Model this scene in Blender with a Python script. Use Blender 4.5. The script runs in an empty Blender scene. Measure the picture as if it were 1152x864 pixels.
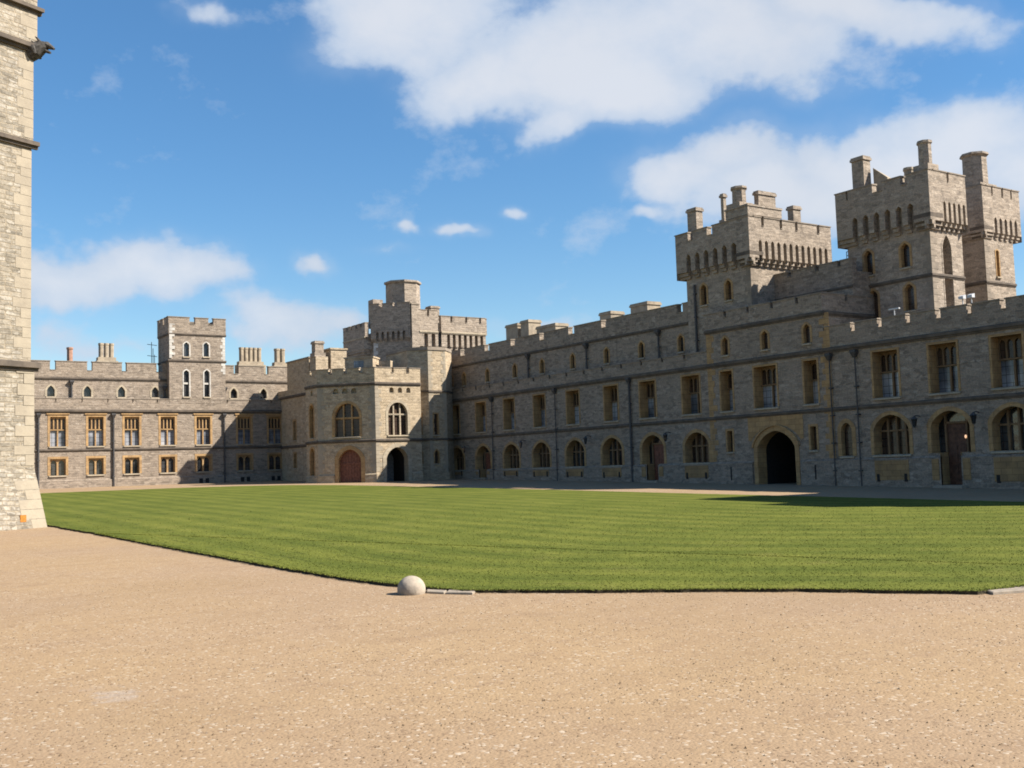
import bpy, math, random
import numpy as np
from mathutils import Vector, Matrix
random.seed(11)
rng = np.random.default_rng(7)
SC = bpy.context.scene
COL = SC.collection
SLOPE = 0.0183                       # the court falls gently towards the viewer
def gz(y): return SLOPE * y
XR, YL = 60.0, 121.0                 # facade planes of the two ranges

# ------------------------------------------------------------------ materials
class NT:
    def __init__(s, tree): s.t = tree; s.n = tree.nodes; s.l = tree.links
    def add(s, typ, **kw):
        nd = s.n.new(typ)
        for k, v in kw.items():
            if k.startswith('_'): setattr(nd, k[1:], v)
        return nd
    def put(s, sock, v):
        if v is None: return
        if hasattr(v, 'is_output'): s.l.new(v, sock)
        else: sock.default_value = v
    def math(s, op, a, b=None, c=None, clamp=False):
        nd = s.n.new('ShaderNodeMath'); nd.operation = op; nd.use_clamp = clamp
        s.put(nd.inputs[0], a); s.put(nd.inputs[1], b); s.put(nd.inputs[2], c)
        return nd.outputs[0]
    def vmath(s, op, a, b=None):
        nd = s.n.new('ShaderNodeVectorMath'); nd.operation = op
        s.put(nd.inputs[0], a); s.put(nd.inputs[1], b)
        return nd.outputs['Value'] if op in ('LENGTH', 'DOT_PRODUCT', 'DISTANCE') else nd.outputs[0]
    def mix(s, f, a, b, mode='MIX'):
        nd = s.n.new('ShaderNodeMix'); nd.data_type = 'RGBA'; nd.blend_type = mode
        s.put(nd.inputs[0], f); s.put(nd.inputs[6], a); s.put(nd.inputs[7], b)
        return nd.outputs[2]
    def noise(s, vec, scale, detail=4, rough=.55, dim='3D'):
        nd = s.n.new('ShaderNodeTexNoise'); nd.noise_dimensions = dim
        s.put(nd.inputs['Vector'], vec); nd.inputs['Scale'].default_value = scale
        nd.inputs['Detail'].default_value = detail; nd.inputs['Roughness'].default_value = rough
        return nd
    def ramp(s, f, lo, hi, a=0., b=1.):
        nd = s.n.new('ShaderNodeMapRange'); nd.interpolation_type = 'SMOOTHSTEP'
        s.put(nd.inputs[0], f); nd.inputs[1].default_value = lo; nd.inputs[2].default_value = hi
        nd.inputs[3].default_value = a; nd.inputs[4].default_value = b
        return nd.outputs[0]
    def bump(s, h, strength, dist, nrm=None):
        nd = s.n.new('ShaderNodeBump'); s.put(nd.inputs['Height'], h)
        nd.inputs['Strength'].default_value = strength; nd.inputs['Distance'].default_value = dist
        s.put(nd.inputs['Normal'], nrm)
        return nd.outputs[0]

def c4(c): return (c[0], c[1], c[2], 1.0)
def newmat(name, rough=.9):
    m = bpy.data.materials.new(name); m.use_nodes = True
    nt = NT(m.node_tree); b = m.node_tree.nodes['Principled BSDF']
    b.inputs['Roughness'].default_value = rough
    b.inputs['Specular IOR Level'].default_value = .25
    return m, nt, b

def wall_uv(nt):
    g = nt.n.new('ShaderNodeNewGeometry')
    sp = nt.n.new('ShaderNodeSeparateXYZ'); nt.l.new(g.outputs['Position'], sp.inputs[0])
    sn = nt.n.new('ShaderNodeSeparateXYZ'); nt.l.new(g.outputs['True Normal'], sn.inputs[0])
    a = nt.math('MULTIPLY', sn.outputs[0], sp.outputs[1]); b = nt.math('MULTIPLY', sn.outputs[1], sp.outputs[0])
    u = nt.math('SUBTRACT', a, b)
    h = nt.math('ABSOLUTE', sn.outputs[2])
    u = nt.math('ADD', u, nt.math('MULTIPLY', nt.math('MULTIPLY', h, .9), sp.outputs[0]))
    v = nt.math('ADD', sp.outputs[2], nt.math('MULTIPLY', nt.math('MULTIPLY', h, .9), sp.outputs[1]))
    cb = nt.n.new('ShaderNodeCombineXYZ'); nt.l.new(u, cb.inputs[0]); nt.l.new(v, cb.inputs[1])
    return g.outputs['Position'], cb.outputs[0]

def masonry(name, c1, c2, mortar, light, bw=.62, bh=.27, light_amt=.35, mort=.022, stain=.5, tint=(.34, .27, .18)):
    """coursed rubble: uneven blocks, wide joints, pale and dark stones, weather stains"""
    m, nt, bs = newmat(name, .93)
    pos, uv = wall_uv(nt)
    dn = nt.noise(pos, 1.7, 3)
    off = nt.vmath('MULTIPLY', nt.vmath('SUBTRACT', dn.outputs['Color'], (.5, .5, .5)), (.30, .13, 0))
    uvd = nt.vmath('ADD', uv, off)
    def brick(w, h, a, b, mo, freq, sq):
        br = nt.n.new('ShaderNodeTexBrick'); nt.l.new(uvd, br.inputs['Vector'])
        br.offset = .5; br.offset_frequency = 2; br.squash = sq; br.squash_frequency = freq
        br.inputs['Color1'].default_value = c4(a); br.inputs['Color2'].default_value = c4(b); br.inputs['Mortar'].default_value = c4(mo)
        br.inputs['Scale'].default_value = 1; br.inputs['Mortar Size'].default_value = mort
        br.inputs['Mortar Smooth'].default_value = .35; br.inputs['Brick Width'].default_value = w; br.inputs['Row Height'].default_value = h
        br.inputs['Bias'].default_value = -.1
        return br
    b1 = brick(bw, bh, c1, c2, mortar, 3, 1.35)
    b2 = brick(bw, bh, (0, 0, 0), (1, 1, 1), (.5, .5, .5), 3, 1.35)
    # a second value per block for the few pale stones
    wn = nt.n.new('ShaderNodeTexVoronoi'); nt.l.new(nt.vmath('MULTIPLY', uvd, (1 / bw, 1 / bh, 1)), wn.inputs['Vector'])
    wn.inputs['Scale'].default_value = 1.45
    sx = nt.n.new('ShaderNodeSeparateColor'); nt.l.new(wn.outputs['Color'], sx.inputs[0])
    pale = nt.ramp(sx.outputs[0], 1 - light_amt, 1 - light_amt + .12)
    inv = nt.math('SUBTRACT', 1, b1.outputs['Fac'])
    col = nt.mix(nt.math('MULTIPLY', pale, nt.math('MULTIPLY', inv, .6)), b1.outputs['Color'], c4(light))
    dark = nt.ramp(sx.outputs[1], .74, .86)
    col = nt.mix(nt.math('MULTIPLY', dark, .4), col, c4([x * .45 for x in c2]))
    st = nt.noise(pos, .16, 6, .65)
    col = nt.mix(nt.math('MULTIPLY', nt.ramp(st.outputs[0], .45, .72), stain), col, c4(tint), 'MULTIPLY' if False else 'MIX')
    # rain streaks, stretched down the wall
    sv = nt.vmath('MULTIPLY', pos, (1.1, 1.1, .12))
    sk = nt.noise(sv, 1.0, 5, .6)
    col = nt.mix(nt.ramp(sk.outputs[0], .55, .8, 0, .45), col, c4([x * .5 for x in c2]))
    fn = nt.noise(pos, 9, 5, .6)
    col = nt.mix(.55, col, nt.mix(nt.ramp(fn.outputs[0], .3, .7), c4((.35,) * 3), c4((.72,) * 3)), 'OVERLAY')
    nt.l.new(col, bs.inputs['Base Color'])
    h = nt.math('ADD', nt.math('MULTIPLY', inv, 1.0), nt.math('MULTIPLY', fn.outputs[0], .7))
    h = nt.math('ADD', h, nt.math('MULTIPLY', sx.outputs[2], .6))
    nt.l.new(nt.bump(h, .8, .035), bs.inputs['Normal'])
    return m

def plain_stone(name, c1, c2, scale=1.2, stain=(.1, .09, .08), st_amt=.5, joints=True):
    m, nt, bs = newmat(name, .9)
    pos, uv = wall_uv(nt)
    n1 = nt.noise(pos, scale, 6, .65); n2 = nt.noise(pos, 7, 4, .6); n3 = nt.noise(pos, .5, 5, .7)
    col = nt.mix(nt.ramp(n1.outputs[0], .35, .65), c4(c1), c4(c2))
    col = nt.mix(nt.ramp(n3.outputs[0], .5, .75, 0, st_amt), col, c4(stain))
    if joints:
        br = nt.n.new('ShaderNodeTexBrick'); nt.l.new(uv, br.inputs['Vector'])
        br.inputs['Color1'].default_value = (1, 1, 1, 1); br.inputs['Color2'].default_value = (.8, .8, .8, 1); br.inputs['Mortar'].default_value = (.5, .5, .5, 1)
        br.inputs['Scale'].default_value = 1; br.inputs['Mortar Size'].default_value = .012; br.inputs['Brick Width'].default_value = .7; br.inputs['Row Height'].default_value = .38
        col = nt.mix(1.0, col, br.outputs['Color'], 'MULTIPLY')
    nt.l.new(col, bs.inputs['Base Color'])
    nt.l.new(nt.bump(n2.outputs[0], .5, .03), bs.inputs['Normal'])
    return m

def simple(name, col, rough=.6, metal=0, var=.3, scale=6, spec=.3):
    m, nt, bs = newmat(name, rough)
    pos = nt.n.new('ShaderNodeNewGeometry').outputs['Position']
    n = nt.noise(pos, scale, 4)
    nt.l.new(nt.mix(nt.ramp(n.outputs[0], .3, .7), c4([x * (1 - var) for x in col]), c4([min(1, x * (1 + var)) for x in col])), bs.inputs['Base Color'])
    bs.inputs['Metallic'].default_value = metal; bs.inputs['Specular IOR Level'].default_value = spec
    return m

def glass(name, c_a, c_b, rough=.12, spec=.6):
    m, nt, bs = newmat(name, rough)
    pos, uv = wall_uv(nt)
    n = nt.noise(pos, .55, 2, .5)
    lead = nt.n.new('ShaderNodeTexBrick'); nt.l.new(uv, lead.inputs['Vector'])
    lead.offset = 0; lead.inputs['Color1'].default_value = (1, 1, 1, 1); lead.inputs['Color2'].default_value = (.85, .85, .85, 1); lead.inputs['Mortar'].default_value = (.25, .25, .25, 1)
    lead.inputs['Scale'].default_value = 1; lead.inputs['Mortar Size'].default_value = .02; lead.inputs['Brick Width'].default_value = .42; lead.inputs['Row Height'].default_value = .5
    col = nt.mix(1.0, nt.mix(nt.ramp(n.outputs[0], .4, .6), c4(c_a), c4(c_b)), lead.outputs['Color'], 'MULTIPLY')
    nt.l.new(col, bs.inputs['Base Color']); bs.inputs['Specular IOR Level'].default_value = spec
    w = nt.noise(pos, 1.6, 2)
    nt.l.new(nt.bump(w.outputs[0], .25, .05), bs.inputs['Normal'])
    return m

M = {}
M['wall'] = masonry('heath_stone', (.262, .212, .166), (.185, .150, .119), (.285, .232, .182), (.345, .290, .235), bw=.60, bh=.26, light_amt=.2, mort=.026, stain=.25, tint=(.235, .184, .135))
M['tower'] = masonry('tower_stone', (.305, .250, .197), (.212, .174, .139), (.32, .263, .207), (.385, .325, .263), bw=.60, bh=.26, light_amt=.2, mort=.026, stain=.25, tint=(.275, .219, .16))
M['porch'] = masonry('porch_stone', (.38, .303, .21), (.29, .230, .16), (.38, .302, .21), (.45, .372, .275), bw=.62, bh=.30, light_amt=.2, mort=.02, stain=.3, tint=(.375, .28, .165))
M['near'] = masonry('near_tower_stone', (.275, .240, .190), (.178, .156, .125), (.262, .218, .160), (.365, .332, .283), bw=.50, bh=.21, light_amt=.34, mort=.03, stain=.35, tint=(.28, .228, .16))
M['quoin'] = plain_stone('quoin_stone', (.315, .268, .202), (.265, .225, .172), 1.1, (.19, .16, .125), .6, False)
M['dress'] = plain_stone('dressed_stone', (.42, .268, .125), (.32, .203, .10), 1.5, (.17, .13, .09), .45)
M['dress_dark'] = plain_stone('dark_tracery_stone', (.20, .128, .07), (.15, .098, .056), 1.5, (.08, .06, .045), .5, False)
M['dress_pale'] = plain_stone('pale_dressed_stone', (.42, .35, .255), (.34, .285, .21), 1.5, (.22, .19, .16), .4)
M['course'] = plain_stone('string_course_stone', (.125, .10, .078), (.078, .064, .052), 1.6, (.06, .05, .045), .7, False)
M['coping'] = plain_stone('coping_stone', (.27, .222, .172), (.19, .157, .125), 1.6, (.09, .08, .07), .55, False)
M['quoin_white'] = plain_stone('white_quoin_stone', (.56, .53, .48), (.46, .43, .39), 1.6, (.30, .27, .24), .35)
M['apron'] = plain_stone('apron_stone', (.35, .218, .10), (.26, .165, .082), 1.3, (.16, .12, .08), .45)
M['roof'] = simple('lead_roof', (.13, .13, .135), .6)
M['pipe'] = simple('painted_iron', (.055, .052, .052), .55, 0, .35, 9)
M['glass'] = glass('window_glass', (.015, .017, .02), (.05, .05, .052))
M['glass_net'] = glass('window_glass_blind_and_sky', (.27, .285, .32), (.09, .10, .12), .2, .5)  # blind and reflected sky are both put into the pane colour
M['glass_sky'] = glass('window_glass_curtain_and_sky', (.22, .235, .27), (.36, .37, .39), .15, .5)  # curtain plus the sky's reflection, painted as one pale colour
M['glass_brown'] = glass('old_leaded_glass', (.045, .03, .024), (.075, .05, .035), .25, .35)
M['wood'] = simple('oak_door', (.085, .04, .025), .6, 0, .35, 5)
M['wood_red'] = simple('red_brown_door', (.15, .058, .036), .6, 0, .3, 5)
M['dark'] = simple('painted_void_shade', (.02, .018, .017), .9)  # near-black colour stands in for the shade inside openings
M['white'] = simple('white_paint', (.45, .46, .48), .5, 0, .08)
M['orange'] = simple('orange_paint', (.36, .14, .02), .6, 0, .2, 12)
M['gargoyle'] = simple('weathered_dark_stone', (.06, .055, .05), .9, 0, .5, 8)
M['pot'] = plain_stone('chimney_stone', (.34, .28, .205), (.26, .215, .16), 2, (.14, .11, .09), .5, False)
M['brickpot'] = simple('clay_chimney', (.30, .17, .12), .85, 0, .25, 5)
M['ball'] = plain_stone('ball_stone', (.36, .30, .235), (.26, .22, .175), 5.5, (.15, .13, .105), .7, False)
M['slab'] = plain_stone('slab_stone', (.30, .25, .195), (.23, .195, .155), 3, (.13, .11, .085), .5, False)

# ------------------------------------------------------------------ mesh builder
class Frame:
    """a wall frame: origin, u along the wall, n outward, z up"""
    def __init__(s, ox, oy, ux, uy, nx, ny): s.o = (ox, oy); s.u = (ux, uy); s.n = (nx, ny)
    def p(s, u, z, n=0.): return (s.o[0] + s.u[0] * u + s.n[0] * n, s.o[1] + s.u[1] * u + s.n[1] * n, z)
class MB:
    def __init__(s): s.v = []; s.f = []; s.m = []; s.cur = 0
    def vert(s, p): s.v.append(p); return len(s.v) - 1
    def face(s, pts): s.f.append([s.vert(p) for p in pts]); s.m.append(s.cur)
    def hexa(s, a, b, skip=''):
        """a: four lower points, b: four upper points, same order"""
        if 'b' not in skip: s.face(a[::-1])
        if 't' not in skip: s.face(b)
        for i in range(4):
            if str(i) in skip: continue
            j = (i + 1) % 4; s.face([a[i], a[j], b[j], b[i]])
    def box(s, x0, x1, y0, y1, z0, z1, skip=''):
        a = [(x0, y0), (x1, y0), (x1, y1), (x0, y1)]
        s.hexa([(x, y, z0) for x, y in a], [(x, y, z1) for x, y in a], skip)
    def fbox(s, F, u0, u1, z0, z1, n0, n1, skip='', dz=0.):
        """box in a wall frame; dz lowers the outer top edge (a weathered slope)"""
        a = [F.p(u0, z0, n1), F.p(u1, z0, n1), F.p(u1, z0, n0), F.p(u0, z0, n0)]
        b = [F.p(u0, z1 - dz, n1), F.p(u1, z1 - dz, n1), F.p(u1, z1, n0), F.p(u0, z1, n0)]
        s.hexa(a, b, skip)
    def prism(s, poly, z0, z1, poly1=None, cap=True):
        q = poly1 or poly
        for i in range(len(poly)):
            j = (i + 1) % len(poly)
            s.face([(*poly[i], z0), (*poly[j], z0), (*q[j], z1), (*q[i], z1)])
        if cap: s.face([(*p, z1) for p in q]); s.face([(*p, z0) for p in poly[::-1]])
    def cyl(s, cx, cy, r0, r1, z0, z1, n=10, a0=0.):
        P = [(cx + r0 * math.cos(a0 + 2 * math.pi * i / n), cy + r0 * math.sin(a0 + 2 * math.pi * i / n)) for i in range(n)]
        Q = [(cx + r1 * math.cos(a0 + 2 * math.pi * i / n), cy + r1 * math.sin(a0 + 2 * math.pi * i / n)) for i in range(n)]
        s.prism(P, z0, z1, Q)
    def tube(s, pts, rs, n=10):
        rings = []
        for i, p in enumerate(pts):
            a = Vector(pts[max(0, i - 1)]); b = Vector(pts[min(len(pts) - 1, i + 1)])
            d = (b - a).normalized(); x = d.orthogonal().normalized()
            if abs(d.z) < .9: x = d.cross(Vector((0, 0, 1))).normalized()
            y = d.cross(x); r = rs[i] if hasattr(rs, '__len__') else rs
            rr = r if hasattr(r, '__len__') else (r, r)
            rings.append([tuple(Vector(p) + x * rr[0] * math.cos(2 * math.pi * k / n) + y * rr[1] * math.sin(2 * math.pi * k / n)) for k in range(n)])
        for A, B in zip(rings, rings[1:]):
            for k in range(n): s.face([A[k], A[(k + 1) % n], B[(k + 1) % n], B[k]])
        s.face(rings[0][::-1]); s.face(rings[-1])
    def build(s, name, mats, parent=None, smooth=False, label=None):
        me = bpy.data.meshes.new(name)
        me.from_pydata(s.v, [], s.f)
        if not isinstance(mats, (list, tuple)): mats = [mats]
        for m in mats: me.materials.append(M[m] if isinstance(m, str) else m)
        me.polygons.foreach_set('material_index', s.m)
        if smooth: me.polygons.foreach_set('use_smooth', [True] * len(s.f))
        me.update()
        o = bpy.data.objects.new(name, me); COL.objects.link(o)
        if parent is not None:
            o.parent = parent
            if parent.type == 'EMPTY' and parent.parent is None: o.matrix_parent_inverse = Matrix.Translation(-Vector(parent.location))
        if label: o['label'] = label
        return o

def thing(name, label, cat, loc=(0, 0, 0), group=None):
    o = bpy.data.objects.new(name, None); COL.objects.link(o)
    o.location = loc; o.empty_display_size = .5
    o['label'] = label; o['category'] = cat
    if group: o['group'] = group
    return o
def tag(o, label, cat, group=None):
    o['label'] = label; o['category'] = cat
    if group: o['group'] = group
    return o
def kind(o, k): o['kind'] = k; return o

# ------------------------------------------------------------------ walls, openings, windows
ARCH = {'round': (2, .5), 'tudor': (1.75, .62), 'gothic': (1.25, .72)}
class Op:
    def __init__(s, u0, u1, z0, z1, rise=0., arch='round', tag=''):
        s.u0, s.u1, s.z0, s.z1, s.rise, s.arch, s.tag = u0, u1, z0, z1, rise, arch, tag
    def grown(s, g, gb=0.): return Op(s.u0 - g, s.u1 + g, s.z0 - gb, s.z1 + g, s.rise + (g * .6 if s.rise else 0), s.arch, s.tag)
    def top(s, u):
        if not s.rise: return s.z1
        a, b = ARCH[s.arch]; c = (s.u0 + s.u1) / 2; h = (s.u1 - s.u0) / 2
        t = min(1., abs(u - c) / h)
        return s.z1 - s.rise + s.rise * max(0., 1 - t ** a) ** b
    def curve(s, n=14):
        if not s.rise: return [(s.u0, s.z1), (s.u1, s.z1)]
        c = (s.u0 + s.u1) / 2; h = (s.u1 - s.u0) / 2
        us = [c - h * math.cos(math.pi * i / n) for i in range(n + 1)]
        return [(u, s.top(u)) for u in us]
    def outline(s): return [(s.u0, s.z0)] + s.curve() + [(s.u1, s.z0)]

def wall(mb, F, u0, u1, z0, z1, ops=(), n=0., reveal=0., sill=False):
    """a wall face with openings cut out of it; reveal > 0 gives the openings their side faces"""
    us = sorted({u0, u1} | {min(max(x, u0), u1) for o in ops for x in (o.u0, o.u1)})
    zs = sorted({z0, z1} | {min(max(x, z0), z1) for o in ops for x in (o.z0, o.z1)})
    for a, b in zip(us, us[1:]):
        if b - a < 1e-5: continue
        run = None
        for c, d in zip(zs, zs[1:]):
            um, zm = (a + b) / 2, (c + d) / 2
            hole = any(o.u0 < um < o.u1 and o.z0 < zm < o.z1 for o in ops)
            if hole:
                if run is not None: mb.face([F.p(a, run, n), F.p(b, run, n), F.p(b, c, n), F.p(a, c, n)]); run = None
            elif run is None: run = c
        if run is not None: mb.face([F.p(a, run, n), F.p(b, run, n), F.p(b, zs[-1], n), F.p(a, zs[-1], n)])
    for o in ops:
        if o.rise:
            cv = o.curve()
            for (ua, za), (ub, zb) in zip(cv, cv[1:]):
                mb.face([F.p(ua, za, n), F.p(ub, zb, n), F.p(ub, o.z1, n), F.p(ua, o.z1, n)])
        if reveal:
            ol = o.outline()
            for (ua, za), (ub, zb) in zip(ol, ol[1:]):
                mb.face([F.p(ua, za, n), F.p(ub, zb, n), F.p(ub, zb, n - reveal), F.p(ua, za, n - reveal)])

def surround(mb, F, o, w=.22, proud=.035, depth=.45, n=0., bottom=True):
    g = o.grown(w); inner = o.outline(); outer = g.outline()
    outer[0] = (outer[0][0], o.z0); outer[-1] = (outer[-1][0], o.z0)
    for i in range(len(inner) - 1):
        a, b, A, B = inner[i], inner[i + 1], outer[i], outer[i + 1]
        mb.face([F.p(*a, n + proud), F.p(*b, n + proud), F.p(*B, n + proud), F.p(*A, n + proud)])
        mb.face([F.p(*A, n + proud), F.p(*B, n + proud), F.p(*B, n - .02), F.p(*A, n - .02)])
        mb.face([F.p(*a, n + proud), F.p(*b, n + proud), F.p(*b, n - depth), F.p(*a, n - depth)])
    if bottom: mb.face([F.p(o.u0, o.z0, n + proud), F.p(o.u1, o.z0, n + proud), F.p(o.u1, o.z0, n - depth), F.p(o.u0, o.z0, n - depth)])

def bars(mb, F, o, us, t, z0, z1=None, n0=-.40, n1=-.25):
    for u in us:
        top = (z1 if z1 is not None else o.top(u) + .02)
        mb.fbox(F, u - t / 2, u + t / 2, z0, top, n0, n1, 'bt')

def pane(mb, F, o, n, z0=None, z1=None):
    if z0 is None and z1 is None: mb.face([F.p(u, z, n) for u, z in o.outline()])
    elif z1 is None or z1 >= o.z1 - 1e-6:
        q = Op(o.u0, o.u1, z0, o.z1, o.rise, o.arch); mb.face([F.p(u, z, n) for u, z in q.outline()])
    else: mb.face([F.p(o.u0, z0, n), F.p(o.u1, z0, n), F.p(o.u1, z1, n), F.p(o.u0, z1, n)])

def window(parent, F, o, style, n=0., sur='dress', w=.2, depth=.5, gl=None, lights=2, transom=None, name='window', sill=True, label=None, hood=False, bar=None):
    bar = bar or sur
    mb = MB(); surround(mb, F, o, w, .03, depth, n)
    if hood:
        mb.fbox(F, o.u0 - w - .12, o.u1 + w + .12, o.z1 + w + .0, o.z1 + w + .16, n - .02, n + .13, '', .06)
    win = mb.build(name, sur, parent, label=label)
    g = n - depth + .06
    if style == 'slit':
        p = MB(); pane(p, F, o, g); p.build('pane', gl or 'glass', win)
    elif style == 'upper':
        zt = o.z0 + (o.z1 - o.z0) * (transom or .54)
        fr = MB(); c = (o.u0 + o.u1) / 2; q = (o.u1 - o.u0) / lights
        bars(fr, F, o, [o.u0 + q * i for i in range(1, lights)], .13, o.z0, zt, g + .01, g + .18)
        fr.fbox(F, o.u0, o.u1, zt, zt + .13, g + .01, g + .2, '', .03)
        h = (o.u1 - o.u0) / (2 * lights)
        heads = []
        for i in range(2 * lights):          # cusped heads: a pierced stone sheet above the transom
            a = o.u0 + h * i
            heads.append(Op(a + .06, a + h - .06, zt + .13, o.z1 - .14, .22, 'gothic'))
        wall(fr, F, o.u0, o.u1, zt + .13, o.z1, heads, g + .12, .1)
        fr.build('stone_tracery', bar, win)
        p = MB(); pane(p, F, o, g, o.z0, zt + .05); p.build('pane', random.choice(('glass_net', 'glass_net', 'glass_sky')), win)
        p = MB(); pane(p, F, o, g, zt + .05, o.z1); p.build('pane', 'glass_brown', win)
    elif style in ('lights', 'arch'):
        fr = MB(); q = (o.u1 - o.u0) / lights
        zs = o.z1 - o.rise
        if style == 'lights':
            hd = [Op(o.u0 + q * i + .09, o.u0 + q * (i + 1) - .09, o.z0, o.z1 - .12, .3, 'gothic') for i in range(lights)]
            wall(fr, F, o.u0, o.u1, o.z0, o.z1, hd, g + .14, .13)
        else:
            zt = zs - .1
            bars(fr, F, o, [o.u0 + q * i for i in range(1, lights)], .14, o.z0, None, g + .01, g + .2)
            fr.fbox(F, o.u0, o.u1, zt, zt + .12, g + .02, g + .16)
            if transom:
                z2 = o.z0 + (zs - o.z0) * transom
                fr.fbox(F, o.u0, o.u1, z2, z2 + .12, g + .02, g + .22)
        fr.build('mullions', bar, win)
        p = MB(); pane(p, F, o, g); p.build('pane', gl or 'glass', win)
    if sill:
        s = MB(); s.fbox(F, o.u0 - .12, o.u1 + .12, o.z0 - .16, o.z0 + .003, n - .05, n + .14, '', .07); s.build('sill', 'dress_pale', win)
    return win

def course(mb, F, u0, u1, z, h=.2, p=.14, n=0.):
    mb.fbox(F, u0, u1, z - h * .45, z + h * .55, n - .02, n + p, '', .08)
    mb.fbox(F, u0, u1, z - h * .95, z - h * .45, n - .02, n + p * .5, 't')

def battlement(mb, F, u0, u1, zb, zc, zt, gaps, thick=.5, n=0., cop=None, p=.05):
    """parapet: a base wall up to zc and merlons up to zt between the gaps; copings go to a second builder"""
    mb.fbox(F, u0, u1, zb, zc, n - thick, n, 'b')
    es = [u0]
    for a, b in sorted(gaps): es += [a, b]
    es.append(u1)
    for a, b in zip(es[::2], es[1::2]):
        if b - a < .05: continue
        mb.fbox(F, a, b, zc, zt, n - thick, n, 'bt')
        cop.fbox(F, a - p, b + p, zt, zt + .13, n - thick - p, n + p, '', .05)
    for a, b in gaps:
        if a > u0 + .01 and b < u1 - .01: cop.fbox(F, a + p, b - p, zc + .004, zc + .1, n - thick - p, n + p, '', .04)

def batt(parent, mat, F, u0, u1, zb, zc, zt, gaps, thick=.5, n=0., name='battlement', p=.05):
    b, c = MB(), MB(); battlement(b, F, u0, u1, zb, zc, zt, gaps, thick, n, c, p)
    o = b.build(name, mat, parent); c.build('coping', 'coping', o); return o
def quoin_part(parent, mat, F, *a, **k):
    q = MB(); quoins(q, F, *a, **k); return q.build('quoins', mat, parent)
def wall_part(parent, mat, F, *a, name='wall', **k):
    w = MB(); wall(w, F, *a, **k); return w.build(name, mat, parent)
def course_part(parent, F, *a, mat='course', **k):
    s = MB(); course(s, F, *a, **k); return s.build('string_course', mat, parent)

def even_gaps(u0, u1, n, g):
    """n gaps of width g spread so that merlons are equal"""
    m = (u1 - u0 - n * g) / (n + 1)
    return [(u0 + m * (i + 1) + g * i, u0 + m * (i + 1) + g * (i + 1)) for i in range(n)]

def machicolation(mb, F, u0, u1, z0, z1, proj, n_arch, lo=None, hi=None):
    """row of little arches on stepped corbels; lo/hi: where the arches start and stop"""
    lo = u0 + .5 if lo is None else lo; hi = u1 - .5 if hi is None else hi
    q = (hi - lo) / n_arch; zc = z0 + (z1 - z0) * .42
    ops = [Op(lo + q * i + q * .24, lo + q * (i + 1) - q * .24, zc, z1 - .06, min(.3, q * .3), 'gothic') for i in range(n_arch)]
    wall(mb, F, u0, u1, zc, z1, ops, proj, proj)
    es = [u0] + [x for o in ops for x in (o.u0, o.u1)] + [u1]
    for a, b in zip(es[::2], es[1::2]):
        mb.fbox(F, a, b, zc - (z1 - z0) * .16, zc, 0, proj, 't')
        mb.fbox(F, a, b, zc - (z1 - z0) * .30, zc - (z1 - z0) * .16, 0, proj * .66, 't')
        mb.fbox(F, a, b, z0, zc - (z1 - z0) * .30, 0, proj * .33, 't')

def stack(parent, x, y, wx, wy, z0, z1, mat='pot', cap=.09, name='chimney', label=None, flues=0, along='y', octo=False):
    mb = MB(); bh = min(.5, (z1 - z0) * .25)
    mb.box(x - wx / 2 - .14, x + wx / 2 + .14, y - wy / 2 - .14, y + wy / 2 + .14, z0, z0 + bh)
    if flues:
        n = flues
        for i in range(n):
            t = (i + .5) / n - .5
            cx = x + (wx * t if along == 'x' else 0); cy = y + (wy * t if along == 'y' else 0)
            r = (wx if along == 'x' else wy) / n / 2 * .96
            mb.cyl(cx, cy, r, r, z0 + bh, z1 - .3, 8, math.pi / 8)
            mb.cyl(cx, cy, r * 1.0, r * 1.16, z1 - .3, z1 - .17, 8, math.pi / 8)
            mb.cyl(cx, cy, r * 1.16, r * 1.1, z1 - .17, z1, 8, math.pi / 8)
    elif octo:
        r = wx / 2
        mb.cyl(x, y, r, r * .97, z0 + bh, z1 - .28, 8, math.pi / 8)
        mb.cyl(x, y, r * .97, r * 1.18, z1 - .28, z1 - .16, 8, math.pi / 8)
        mb.cyl(x, y, r * 1.18, r * 1.12, z1 - .16, z1, 8, math.pi / 8)
    else:
        mb.box(x - wx / 2, x + wx / 2, y - wy / 2, y + wy / 2, z0 + bh, z1 - .3)
        mb.box(x - wx / 2 - cap, x + wx / 2 + cap, y - wy / 2 - cap, y + wy / 2 + cap, z1 - .3, z1 - .12)
        mb.box(x - wx / 2 - cap * .4, x + wx / 2 + cap * .4, y - wy / 2 - cap * .4, y + wy / 2 + cap * .4, z1 - .12, z1)
    return mb.build(name, mat, parent, label=label)

def drainpipe(parent, F, u, z0, z1, n=0., r=.075, hopper=True):
    mb = MB(); mb.tube([F.p(u, z0, n + .16), F.p(u, z1, n + .16)], r, 8)
    z = z0 + 1.0
    while z < z1 - .4:
        mb.fbox(F, u - .13, u + .13, z, z + .09, n, n + .25); z += 1.9
    o = mb.build('drainpipe', 'pipe', parent)
    if hopper:
        h = MB(); a = .22
        b = [F.p(u - .1, z1 - .02, n + .25), F.p(u + .1, z1 - .02, n + .25), F.p(u + .1, z1 - .02, n + .05), F.p(u - .1, z1 - .02, n + .05)]
        t = [F.p(u - a, z1 + .32, n + .4), F.p(u + a, z1 + .32, n + .4), F.p(u + a, z1 + .32, n + .01), F.p(u - a, z1 + .32, n + .01)]
        h.hexa(b, t); h.fbox(F, u - a, u + a, z1 + .32, z1 + .48, n + .01, n + .4, 'b')
        h.build('hopper', 'pipe', o)
    return o

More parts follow.
